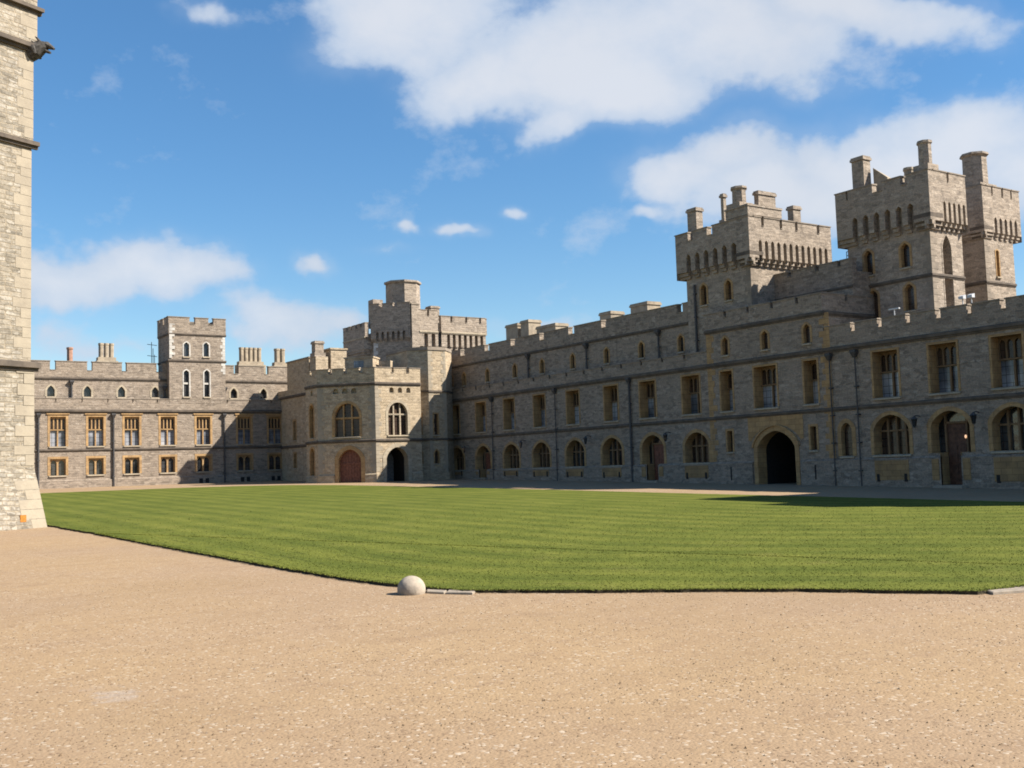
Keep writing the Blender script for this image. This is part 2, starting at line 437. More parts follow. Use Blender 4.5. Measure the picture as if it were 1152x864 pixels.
def lantern(parent, F, u, z, n=0.):
    mb = MB(); mb.tube([F.p(u, z + .35, n), F.p(u, z + .42, n + .3), F.p(u, z + .36, n + .62)], .035, 6)
    o = mb.build('wall_lantern', 'pipe', parent)
    q = MB(); x, y, _ = F.p(u, z, n + .62)
    q.cyl(x, y, .10, .19, z - .28, z + .18, 6); q.build('lantern_glass', 'glass', o)
    q = MB(); q.cyl(x, y, .23, .05, z + .18, z + .36, 6); q.cyl(x, y, .06, .11, z - .36, z - .28, 6); q.build('lantern_cap', 'pipe', o)

def quoins(mb, F, u, z0, z1, side, n=.0, hi=.38, wide=.75, narrow=.42, th=.02):
    """alternating corner stones on one face of a corner; side = +1 or -1 is where the wall lies"""
    z = z0; k = 0
    while z < z1 - .05:
        w = (wide if k % 2 else narrow) * random.uniform(.85, 1.15); t = min(z + hi * random.uniform(.85, 1.15), z1)
        a, b = (u, u + w) if side > 0 else (u - w, u)
        mb.fbox(F, a, b, z + .01, t - .01, n - .02, n + th)
        z = t; k += 1

RW = Frame(XR, 0, 0, 1, -1, 0)       # right range: u = world y, faces -x
LW = Frame(0, YL, 1, 0, 0, -1)       # left range:  u = world x, faces -y
def FX(x): return Frame(x, 0, 0, 1, -1, 0)
def FY(y): return Frame(0, y, 1, 0, 0, -1)
ZU, ZM = 10.38, 6.23
# ------------------------------------------------------------------ right range (in shade)
def inner_block(mb, x0, x1, y0, y1, z0, z1): mb.box(x0, x1, y0, y1, z0, z1)

def right_range():
    root = thing('castle_range', 'long shaded battlemented range with arched ground-floor windows along the right of the lawn', 'castle range', (60, 60, gz(60)))
    Y0, Y1 = -14.0, 104.5
    up = [(101.1, .85), (95.8, .85), (90.4, .85), (85.1, .85), (79.7, .85), (74.1, .85), (69.2, .9), (63.9, .9), (59.9, .52), (55.9, 1.0), (51.6, .5)]
    up += [(45.3, .88), (41.0, .88), (36.7, .88)] + [(32.4 - 4.3 * i, .88) for i in range(9)]
    lo = [(100.8, 'w'), (95.5, 'd'), (90.2, 'w'), (85.0, 'w'), (79.6, 'w'), (74.2, 'w'), (68.8, 'd'), (63.5, 'w')]
    lo2 = [(45.15, 'w'), (40.8, 'd'), (36.6, 'w'), (32.3, 'w'), (28.0, 'w'), (23.7, 'w')]
    ops, jobs = [], []
    for c, h in up:
        h += .1; o = Op(c - h, c + h, 6.72, 9.78); ops.append(o); jobs.append(('up', o))
    for c, k in lo + lo2:
        far = c > 60; h = 1.38 if far else 1.36
        z0, z1 = (2.8, 5.22) if far else (2.95, 5.55)
        o = Op(c - h, c + h, z0, z1, 1.05 if far else 1.0, 'tudor'); ops.append(o); jobs.append((k, o))
        if k == 'd': ops.append(Op(c - .72, c + .72, gz(c) + .18, z0))
    gate = Op(53.35, 57.0, -1, 4.95, 1.35, 'tudor'); ops.append(gate)
    slits = [Op(59.52, 60.08, 3.55, 5.15), Op(51.35, 51.9, 3.45, 5.1)]
    nar = Op(48.28, 49.2, 2.95, 5.2, .55, 'tudor')
    ops += slits + [nar]
    w = MB(); wall(w, RW, Y0, Y1, -1, ZU, ops)
    w.build('wall', 'wall', root)
    # plinth
    p = MB(); hole = [Op(o.u0 - .0, o.u1 + .0, -1, 2.6) for o in ops if o.z0 < 2.6 and o is not gate] + [Op(gate.u0 - .5, gate.u1 + .5, -1, 2.6)]
    wall(p, RW, Y0, Y1, -1, 2.6, hole, .14, .14)
    es = [Y0] + sorted(x for o in hole for x in (o.u0, o.u1)) + [Y1]
    for a, b in zip(es[::2], es[1::2]): p.fbox(RW, a, b, 2.6, 2.78, -.01, .16, 'b', .13)
    p.build('plinth', 'wall', root)
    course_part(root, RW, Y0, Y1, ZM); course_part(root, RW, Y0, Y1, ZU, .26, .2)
    for k, o in jobs:
        c = (o.u0 + o.u1) / 2
        if k == 'up':
            hh = o.u1 - o.u0
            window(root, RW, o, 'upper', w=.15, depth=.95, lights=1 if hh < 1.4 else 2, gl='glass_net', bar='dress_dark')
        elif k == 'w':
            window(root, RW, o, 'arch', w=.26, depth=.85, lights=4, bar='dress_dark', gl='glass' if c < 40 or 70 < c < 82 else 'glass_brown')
            a = MB(); a.fbox(RW, o.u0 + .05, o.u1 - .05, gz(c) + .45, 2.56, .1, .175, 'b'); a.build('apron_panel', 'apron', root)
            for u in (o.u0 + .3, o.u1 - .3):
                v = MB(); v.fbox(RW, u - .11, u + .11, gz(c) + .35, gz(c) + .85, .12, .185); v.build('vent', 'dark', root)
        else:
            mb = MB(); surround(mb, RW, o, .28, .03, .9, bottom=False)
            q = Op(c - .72, c + .72, gz(c) + .18, o.z0)
            mb.face([RW.p(q.u0, q.z0, .14), RW.p(q.u0, q.z1, .14), RW.p(q.u0, q.z1, -.9), RW.p(q.u0, q.z0, -.9)])
            mb.face([RW.p(q.u1, q.z0, .14), RW.p(q.u1, q.z1, .14), RW.p(q.u1, q.z1, -.9), RW.p(q.u1, q.z0, -.9)])
            for a, b in ((o.u0, q.u0), (q.u1, o.u1)): mb.face([RW.p(a, o.z0, .03), RW.p(b, o.z0, .03), RW.p(b, o.z0, -.9), RW.p(a, o.z0, -.9)])
            door = mb.build('doorway', 'dress', root)
            d = MB(); zt = o.z1 - .75
            d.fbox(RW, q.u0 + .02, q.u1 - .02, q.z0, zt - .05, -.82, -.72)
            for zz in (q.z0 + .2, q.z0 + 1.4): 
                for uu in (q.u0 + .14, c + .06): d.fbox(RW, uu, uu + .52, zz, zz + 1.0, -.73, -.69)
            dl = d.build('door', 'wood_red' if c > 60 else 'wood', door)
            kn = MB(); kn.cyl(*RW.p(c - .5, 0, -.67)[:2], .05, .05, q.z0 + 1.15, q.z0 + 1.27, 8); kn.build('handle', 'pot', dl)
            f = MB(); bars(f, RW, o, [q.u0 - .02, q.u1 + .02], .12, o.z0, None, -.8, -.6)
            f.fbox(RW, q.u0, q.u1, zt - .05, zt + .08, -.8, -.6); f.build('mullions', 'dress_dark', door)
            g = MB(); pane(g, RW, o, -.81); g.build('pane', 'glass', door)
            st = MB(); st.fbox(RW, q.u0 - .3, q.u1 + .3, -1, gz(c) + .17, -.6, .65); st.build('doorstep', 'slab', root)
            for a, b in ((o.u0 + .02, q.u0 - .12), (q.u1 + .12, o.u1 - .02)):
                ap = MB(); ap.fbox(RW, a, b, gz(c) + .5, 2.56, .1, .175, 'b'); ap.build('apron_panel', 'apron', root)
    for o in slits: window(root, RW, o, 'slit', w=.16, depth=.45, gl='glass_brown')
    window(root, RW, nar, 'slit', w=.3, depth=.4, gl='glass_brown')
    for u in (59.7, 51.5):
        v = MB(); v.fbox(RW, u - .07, u + .07, 1.35, 2.4, .1, .145); v.build('arrow_slit', 'dark', root)
    lm = bpy.data.materials.new('lit_lamp'); lm.use_nodes = True; lb = lm.node_tree.nodes['Principled BSDF']; lb.inputs['Emission Color'].default_value = (1, .55, .25, 1); lb.inputs['Emission Strength'].default_value = .45
    m = MB(); m.cyl(60.62, 40.15, .06, .09, 3.8, 3.92, 8); m.cyl(60.62, 40.15, .09, .05, 3.92, 4.01, 8); m.build('door_lamp', lm, root)
    # gateway with its dark tunnel and closed doors
    mb = MB(); surround(mb, RW, gate, .36, .05, .9, bottom=False)
    a = gate.grown(.48); b = gate.grown(.36)
    for (P, Q, R_, S_) in zip(a.curve(), a.curve()[1:], b.curve(), b.curve()[1:]):
        mb.face([RW.p(*P, .16), RW.p(*Q, .16), RW.p(*S_, .16), RW.p(*R_, .16)]); mb.face([RW.p(*P, .16), RW.p(*Q, .16), RW.p(*Q, 0), RW.p(*P, 0)])
        mb.face([RW.p(*R_, .16), RW.p(*S_, .16), RW.p(*S_, 0.03), RW.p(*R_, 0.03)])
    gt = mb.build('gateway', 'dress', root)
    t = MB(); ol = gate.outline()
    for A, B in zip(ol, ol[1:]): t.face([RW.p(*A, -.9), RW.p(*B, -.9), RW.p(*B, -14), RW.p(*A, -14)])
    t.build('passage', 'dark', gt)  # the tunnel's darkness is painted into its lining colour
    t = MB(); pane(t, RW, gate, -13.9)
    for u in (54.0, 54.9, 55.8, 56.6): t.fbox(RW, u, u + .12, -1, gate.top(u + .06) - .05, -13.9, -13.8)
    t.build('gate_door', 'wood', gt)
    # quoin strips and pale spandrel panel over the gateway
    sp = MB(); wall(sp, RW, 52.5, 57.85, 4.3, 6.05, [Op(gate.u0 - .62, gate.u1 + .62, 3.0, 5.42, 1.35, 'tudor')], .03)
    sp.build('gateway_panel', 'dress', root)
    for u, sd in ((49.75, 1), (61.9, -1)): quoin_part(root, 'dress', RW, u, 2.8, 13.0, sd, .0, .45, .8, .5)
    # low parapet, attic walls, upper parapets
    batt(root, 'wall', RW, 62.0, Y1, ZU + .1, 11.15, 11.5, even_gaps(62.0, Y1, 15, .3), .45, 0, 'low_parapet')
    batt(root, 'wall', RW, Y0, 50.2, ZU + .1, 11.35, 11.95, [(36.58 + 2.2 * i, 36.95 + 2.2 * i) for i in range(-22, 6)], .45, 0, 'low_parapet')
    A = FX(61.0)
    at = [Op(c - .3, c + .3, 12.0, 13.35, .3, 'gothic') for c in (103.3, 100.6, 95.8, 90.6, 85.8, 80.8, 75.7, 70.9, 65.9)]
    wall_part(root, 'wall', A, 64.9, Y1, 10.6, 14.25, at, name='attic_wall'); w = MB()
    cen = [Op(c - .3, c + .3, 11.05, 12.4, .3, 'gothic') for c in (59.85, 55.75, 51.75)]
    wall(w, RW, 50.27, 62.0, ZU + .1, 13.06, cen)
    wall(w, FY(50.27), 60.0, 67, ZU, 13.06)
    wall(w, Frame(0, 62.0, 1, 0, 0, 1), 60.0, 61.0, ZU, 13.06)
    w.build('attic_wall', 'wall', root)
    for o in at: window(root, A, o, 'slit', w=.16, depth=.35, sur='dress')
    for o in cen: window(root, RW, o, 'slit', w=.18, depth=.35, sur='dress', gl='glass_brown')
    course_part(root, A, 64.9, Y1, 14.25, .2, .12); s = MB(); course(s, RW, 50.12, 62.0, 13.06, .24, .16); course(s, FY(50.27), 59.99, 67, 13.06, .24, .14)
    s.build('string_course', 'course', root)
    batt(root, 'wall', A, 64.9, Y1, 14.25, 15.2, 15.9, [(100.2, 101.2), (95.3, 96.2), (90.3, 91.2), (85.3, 86.05), (80.4, 81.3), (75.5, 76.3), (65.5, 66.2)], .5, .02)
    batt(root, 'wall', RW, 50.27, 62.0, 13.06, 13.95, 14.4, even_gaps(50.27, 62.0, 4, .28), .5, .02)
    batt(root, 'wall', FY(50.27), 60.48, 67, 13.06, 13.95, 14.4, even_gaps(60.48, 67, 2, .3), .5, .02)
    B = FX(63.5)
    b = MB(); wall(b, B, 50.3, 61.0, 13, 16.3); wall(b, FY(50.3), 63.5, 67, 13, 16.3); b.build('inner_wall', 'wall', root)
    batt(root, 'wall', B, 50.3, 61.0, 16.3, 16.75, 17.15, [(58.65, 59.25), (56.0, 56.4), (53.3, 53.7), (51.3, 51.6)], .5, 0)
    course_part(root, B, 50.3, 61.0, 15.2, .16, .1)
    r = MB()
    for y0, y1 in ((Y0, 53.3), (57.05, Y1)): r.box(61.1, 76, y0, y1, -1, 10.7)
    r.box(61.1, 76, 53.3, 57.05, 5.0, 10.7); r.box(60.1, 61.05, Y0, Y1, 10.3, 10.6)
    r.box(74.2, 76, 53.3, 57.05, -1, 5.0)
    r.box(61.6, 76, 65, Y1 - .1, 10.7, 14.9); r.box(60.5, 64.1, 50.8, 61.8, 10.7, 13.3); r.box(64.05, 76, 50.9, 64.8, 10.7, 16.2)
    r.build('roof', 'roof', root)
    for u, z1 in ((93.4, 9.7), (82.3, 9.7), (71.4, 9.8), (49.76, 9.6), (47.6, 9.6)): drainpipe(root, RW, u, gz(u), z1, .0, .10 if 71 < u < 72 else .05, True)
    for u in (88.0, 78.5, 68.5): drainpipe(root, A, u, 11.6, 13.6, 0, .08)
    for u, z in ((42.9, 4.95), (38.75, 4.95), (66.5, 4.95), (77.2, 5.1), (98.3, 4.95), (87.6, 5.1)): lantern(root, RW, u, z)
    # roof chimneys just showing over the battlement
    for y, wy, z in ((97.2, 2.3, 18.5), (94.7, 1.5, 18.6), (90.8, 3.4, 17.6), (80.9, 1.7, 17.6), (75.9, 2.4, 17.75)):
        stack(root, 66.0, y, 1.6, wy, 14.9, z, 'pot')
    m = MB()
    for k in range(4): m.tube([(66.0, 51.2 + .5 * k, 16.2), (66.0, 51.2 + .5 * k, 18.3)], .03, 6)
    for z in (17.6, 18.0, 18.3): m.tube([(66.0, 51.2, z), (66.0, 52.7, z)], .03, 6)
    m.build('roof_railing', 'pipe', root)
    # floodlights and a camera on the right-hand parapet
    for u, z, l in ((38.9, 12.05, 1), (39.5, 12.05, 1), (44.5, 12.0, 0)):
        m = MB(); m.tube([RW.p(u, z, -.2), RW.p(u, z + .45, -.2)], .04, 6)
        if l: m.fbox(RW, u - .17, u + .17, z + .34, z + .6, -.3, .0, '', .1)
        else: m.fbox(RW, u - .4, u + .4, z + .44, z + .53, -.26, -.14)
        m.build('floodlight' if l else 'camera_bracket', 'white', root)
    # the part of the range beyond the right edge of the picture: a taller tower that shades the lawn
    t = MB(); t.box(62, 74, 9, 22.6, 5, 26.4); t.box(62.5, 67, 9.5, 13.5, 26.4, 29.2); t.build('tall_tower', 'tower', root)

right_range()

# ------------------------------------------------------------------ square towers over the right range
def tower(name, label, x0, x1, y0, y1, zb, zm0, zm1, proj, zc, zt, gaps_x, gaps_y, n_x, n_y, ops_x, ops_y, strings, mat='tower', lo_x=None, hi_x=None, lo_y=None, hi_y=None, right=None):
    """x-face (normal -x, u = y) and y-face (normal -y, u = x) are the two that can be seen"""
    root = thing(name, label, 'tower', ((x0 + x1) / 2, (y0 + y1) / 2, zb))
    A, B = FX(x0), FY(y0)
    w = MB()
    wall(w, A, y0, y1, zb, zm1, ops_x); wall(w, B, x0, x1, zb, zm1, ops_y)
    w.face([(x1, y0, zb), (x1, y1, zb), (x1, y1, zm1), (x1, y0, zm1)]); w.face([(x0, y1, zb), (x1, y1, zb), (x1, y1, zm1), (x0, y1, zm1)])
    w.build('wall', mat, root)
    m = MB(); rx = proj if right is None else right
    machicolation(m, A, y0 - proj, y1 + proj, zm0, zm1, proj, n_x, lo_x, hi_x)
    machicolation(m, B, x0 - proj + .003, x1 + rx, zm0, zm1, proj - .003, n_y, lo_y, hi_y)
    m.face([(x0 - proj, y1 + proj, zm0), (x1, y1 + proj, zm0), (x1, y1 + proj, zm1), (x0 - proj, y1 + proj, zm1)])
    m.face([(x1 + rx, y0 - proj, zm0), (x1 + rx, y1, zm0), (x1 + rx, y1, zm1), (x1 + rx, y0 - proj, zm1)])
    m.build('machicolation', mat, root)
    batt(root, mat, A, y0 - proj, y1 + proj, zm1, zc, zt, gaps_x, .5, proj)
    batt(root, mat, B, x0 - proj + .5, x1 + rx, zm1, zc, zt, gaps_y, .5, proj)
    batt(root, mat, Frame(0, y1, 1, 0, 0, 1), x0 - proj + .5, x1 + rx, zm1, zc, zt, even_gaps(x0, x1, 3, .6), .5, proj)
    batt(root, mat, Frame(x1, 0, 0, 1, 1, 0), y0 - proj + .5, y1 + proj - .5, zm1, zc, zt, even_gaps(y0, y1, 2, .6), .5, rx)
    for z in strings:
        s = MB(); course(s, A, y0 - .02, y1, z, .2, .12); course(s, B, x0 - .12, x1, z, .2, .12); s.build('string_course', 'course', root)
    s = MB()
    # corner mouldings below the overhang
    for i, (za, zb_, k) in enumerate(((.02, .16, .35), (.2, .34, .68), (.38, .52, 1.02))):
        h = zm1 - zm0; d = proj * k
        s.box(x0 - d, x0 + .25, y0 - d, y0 + .9, zm0 + h * za, zm0 + h * zb_); s.box(x0 + .25, x0 + .9, y0 - d, y0 + .25, zm0 + h * za, zm0 + h * zb_)
    s.build('corner_moulding', 'course', root)
    r = MB(); r.box(x0 + .6, x1 - .3, y0 + 1.4, y1 - .3, zb, zm1 + .3); r.build('roof', 'roof', root)
    for o in ops_x: window(root, A, o, 'slit', w=.18, depth=.4, gl='glass_brown')
    return root, A, B

def op(c, w, z0, z1, r=.35): return Op(c - w / 2, c + w / 2, z0, z1, r, 'gothic')
# nearer the corner
t, A, B = tower('castle_tower', 'square corbelled tower crowded with chimneys, nearest the middle of the shaded right range', 60.9, 69.2, 57.7, 64.8, 10.3, 17.75, 19.75, .55, 20.75, 21.45,
      [(63.3, 63.85), (61.05, 61.65)], [(61.75, 62.05), (63.8, 64.1), (65.55, 65.85), (68.1, 68.4)], 6, 12,
      [op(62.85, .62, 15.45, 17.1), op(60.1, .62, 15.45, 17.0)], [], [], lo_y=61.2, hi_y=69.4, lo_x=58.3, hi_x=64.4)
m = MB(); m.box(60.36, 64.1, 57.16, 57.9, 21.585, 22.25); m.box(60.36, 61.1, 57.9, 59.5, 21.585, 22.25); m.box(60.3, 64.16, 57.1, 58.0, 22.25, 22.4); m.box(60.3, 61.16, 58.0, 59.56, 22.25, 22.4)
m.build('chimney_base', 'tower', t)
stack(t, 61.4, 64.0, .72, 1.05, 20.2, 23.6, 'tower'); stack(t, 61.2, 60.5, .3, .3, 21.4, 24.0, 'tower')
stack(t, 61.1, 58.7, 1.15, 1.15, 22.3, 24.1, 'tower', octo=True); stack(t, 63.1, 57.9, 1.9, .45, 22.0, 23.75, 'tower')
stack(t, 66.5, 58.0, .85, .6, 21.0, 23.0, 'tower')
drainpipe(t, A, 63.75, 11.6, 17.2, 0, .1, False)
quoin_part(t, 'coping', A, 57.7, 10.6, 17.7, 1, 0, .45); quoin_part(t, 'coping', B, 60.9, 10.6, 17.7, 1, 0, .45)
# the tallest, by the right edge of the picture
t, A, B = tower('castle_tower', 'tallest square tower, a deep slot in its sunlit side and chimney on its corner', 65.4, 69.1, 45.1, 52.1, 10.3, 18.45, 20.5, .5, 21.85, 22.5,
      [(51.45, 51.6), (48.4, 49.25), (46.3, 46.85)], [(67.0, 67.25)], 6, 5,
      [op(50.3, .72, 16.1, 17.9), op(47.15, .72, 16.15, 17.85), op(50.05, .75, 12.4, 14.9), op(47.0, .75, 13.05, 14.9)],
      [Op(66.75, 67.75, 10.4, 18.2, .9, 'gothic')], [15.3], lo_x=45.7, hi_x=51.4, lo_y=66.3, hi_y=69.1, right=.06)
m = MB(); sl = Op(66.75, 67.75, 10.4, 18.2, .9, 'gothic'); surround(m, B, sl, .12, .02, 1.25); pane(m, B, sl, -1.24); m.build('tall_recess', 'tower', t)
stack(t, 66.0, 50.95, .8, 1.05, 21.2, 25.1, 'tower')
m = MB(); m.hexa([(66.4, 49.0, 21), (68, 49.0, 21), (68, 50.2, 21), (66.4, 50.2, 21)], [(66.4, 49.0, 23.2), (68, 49.0, 22.9), (68, 50.2, 23.8), (66.4, 50.2, 24.2)]); m.build('chimney_shoulder', 'pot', t)
stack(t, 67.0, 47.6, .7, .7, 21.3, 23.6, 'pot', octo=True); stack(t, 66.0, 45.5, .92, .92, 22.6, 24.85, 'tower', octo=True)
quoin_part(t, 'coping', A, 45.1, 10.6, 18.3, 1, 0, .45); quoin_part(t, 'coping', B, 65.4, 10.6, 18.3, 1, 0, .45)
# turret tower behind it
t, A, B = tower('castle_tower', 'slimmer tower with one thick octagonal chimney, just behind the tallest tower', 74.0, 77.8, 46.5, 53.0, 10.3, 18.9, 20.6, .3, 22.2, 22.85,
      [(50.5, 51.2)], [(74.9, 75.1), (76.2, 76.45), (77.4, 77.6)], 5, 5, [], [op(75.6, .38, 16.1, 18.1, .1)], [15.6], lo_x=49.0, hi_x=52.8, lo_y=74.9, hi_y=78.2, right=.75)
window(t, B, op(75.6, .38, 16.1, 18.1, .1), 'slit', w=.1, depth=.35)
stack(t, 74.8, 47.35, 1.8, 1.8, 22.6, 25.6, 'tower', octo=True)
quoin_part(t, 'coping', B, 74.0, 10.6, 18.8, 1, 0, .45)

# ------------------------------------------------------------------ left range (sunlit)
def left_range():
    root = thing('castle_range', 'sunlit stone range with two rows of mullioned windows across the far end', 'castle range', (35, YL, gz(YL)))
    X0, X1 = -6.0, 52.0; g = gz(YL)
    xs = [23.24, 27.06, 30.82, 34.7, 38.7, 43.5, 47.2]
    xs = [19.4, 15.6] + xs
    up = [Op(c - .78, c + .78, 6.6, 9.72) for c in xs]; lo = [Op(c - .78, c + .78, 3.55, 5.28) for c in xs]
    w = MB(); wall(w, LW, X0, X1, 0, ZU, up + lo); w.build('wall', 'wall', root)
    p = MB(); p.fbox(LW, X0, X1, 0, 3.06, 0, .12, 'b', .1); p.build('plinth', 'wall', root)
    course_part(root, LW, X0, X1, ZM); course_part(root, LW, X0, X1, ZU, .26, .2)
    for o in up: window(root, LW, o, 'upper', w=.24, depth=.42, hood=True, gl='glass_net')
    for o in lo: window(root, LW, o, 'lights', w=.24, depth=.42, lights=2, gl='glass')
    # net curtains read as pale strips in the sun: the blinds and reflected sky are in the pane colour
    A = FY(YL + .9)
    at = [Op(c - .38, c + .38, 11.95, 13.1, .5, 'gothic') for c in (22.7, 26.4, 29.95, 33.6, 42.6, 46.2)]
    w = MB(); wall(w, A, X0, X1, 10.6, 13.93, at); w.build('attic_wall', 'wall', root)
    for o in at: window(root, A, o, 'slit', w=.2, depth=.35, sur='dress_pale')
    batt(root, 'wall', LW, X0, X1, ZU + .1, 11.3, 11.65, even_gaps(X0, X1, 21, .14), .45, 0, 'low_parapet')
    batt(root, 'wall', A, X0, X1, 13.93, 14.75, 15.7, [(3.4, 4), (7.2, 7.8), (11.2, 11.8), (15.1, 15.7), (19, 19.55), (22.6, 23.2), (26.36, 26.92), (30.0, 30.52), (33.75, 34.44), (42.62, 43.2), (46.3, 46.84)], .5, .02)
    course_part(root, A, X0, X1, 13.93, .22, .14)
    r = MB(); r.box(X0, X1, YL + .6, YL + 12, 0, 10.7); r.box(X0, X1, YL + 1.4, YL + 12, 10.7, 14.3); r.build('roof', 'roof', root)
    for u in (21.3, 28.85, 41.06): drainpipe(root, LW, u, g, 9.6, 0, .1)
    drainpipe(root, A, 24.75, 11.8, 13.2, 0, .1); drainpipe(root, A, 34.6, 11.7, 12.7, 0, .09); drainpipe(root, A, 41.5, 11.7, 12.7, 0, .09)
    for c in (38.7, 43.5, 47.2):
        for d in (-.35, .35):
            v = MB(); v.fbox(LW, c + d - .2, c + d + .2, g + .05, g + .55, .1, .135); v.build('cellar_vent', 'dark', root)
    stack(root, 25.06, 124.2, .62, .62, 14.3, 17.5, 'brickpot', octo=True)
    for x, wx, z, n in ((28.9, 1.65, 18.1, 3), (45.5, 2.75, 18.2, 5), (49.2, 1.35, 18.2, 2)):
        mb = MB(); mb.box(x - wx / 2 - .3, x + wx / 2 + .3, 123.6, 125, 14.3, 16.1); ba = mb.build('chimney_base', 'dress_pale', root)
        stack(ba, x, 124.3, wx, .6, 16.0, z, 'pot', flues=n, along='x')
left_range()

def left_tower():
    root = thing('castle_tower', 'small square tower with white quoins and white window frames rising from the sunlit range', 'tower', (38, 123, 10))
    x0, x1, y0, y1 = 34.9, 41.3, YL - .02, YL + 4.3
    B = FY(y0); A = FX(x0)
    ops = [op(36.85, .62, 16.55, 18.15, .3), op(39.1, .62, 16.6, 18.2, .3), op(36.82, .62, 12.0, 15.0, .3), op(39.15, .62, 12.0, 15.05, .3)]
    w = MB(); wall(w, B, x0, x1, 11.2, 19.1, ops)
    w.face([A.p(y0, 11, 0), A.p(y1, 11, 0), A.p(y1, 19.1, 0), A.p(y0, 19.1, 0)]); w.face([(x1, y0, 11), (x1, y1, 11), (x1, y1, 19.1), (x1, y0, 19.1)])
    w.face([(x0, y1, 11), (x1, y1, 11), (x1, y1, 19.1), (x0, y1, 19.1)]); w.build('wall', 'wall', root)
    for i, o in enumerate(ops):
        wn = window(root, B, o, 'slit', w=.13, depth=.32, sur='quoin_white')
        if i > 1: m = MB(); m.fbox(B, o.u0, o.u1, 13.4, 13.6, -.25, -.1); m.build('transom', 'quoin_white', wn)
    batt(root, 'wall', B, x0 - .08, x1 + .08, 19.1, 20.2, 20.95, [(37.2, 37.85), (39.35, 39.95)], .45, .08)
    batt(root, 'wall', A, y0 + .4, y1 + .05, 19.1, 20.2, 20.95, [(122.6, 123.1), (124.2, 124.5)], .45, .08)
    batt(root, 'wall', Frame(x1, 0, 0, 1, 1, 0), y0 + .4, y1 + .05, 19.1, 20.2, 20.95, [(122.6, 123.3)], .45, .08)
    batt(root, 'wall', Frame(0, y1, 1, 0, 0, 1), x0 + .4, x1 - .4, 19.1, 20.2, 20.95, [(37.2, 37.85)], .45, .05)
    for z in (16.08, 19.1):
        s = MB(); course(s, B, x0 - .12, x1 + .12, z, .2, .12); course(s, A, y0 + .01, y1, z, .2, .12); s.build('string_course', 'course', root)
    quoin_part(root, 'quoin_white', B, x0, 16.3, 20.2, 1, .09, .33, .55, .3); quoin_part(root, 'quoin_white', B, x1, 14.6, 18.9, -1, 0, .33, .55, .3)
    r = MB(); r.box(x0 + .5, x1 - .5, y0 + .5, y1 - .4, 11, 19.3); r.build('roof', 'roof', root)
    m = MB()
    for i in range(3): m.tube([(34.2 + .25 * i, 125.5 + .3 * i, 14.5), (34.2 + .25 * i, 125.5 + .3 * i, 18.6 - .7 * i)], .035, 6)
    for z in (15.5, 17.0, 18.3): m.tube([(33.7, 125.4, z), (35.0, 126.2, z)], .035, 6)
    m.build('scaffold', 'pipe', root)
left_tower()

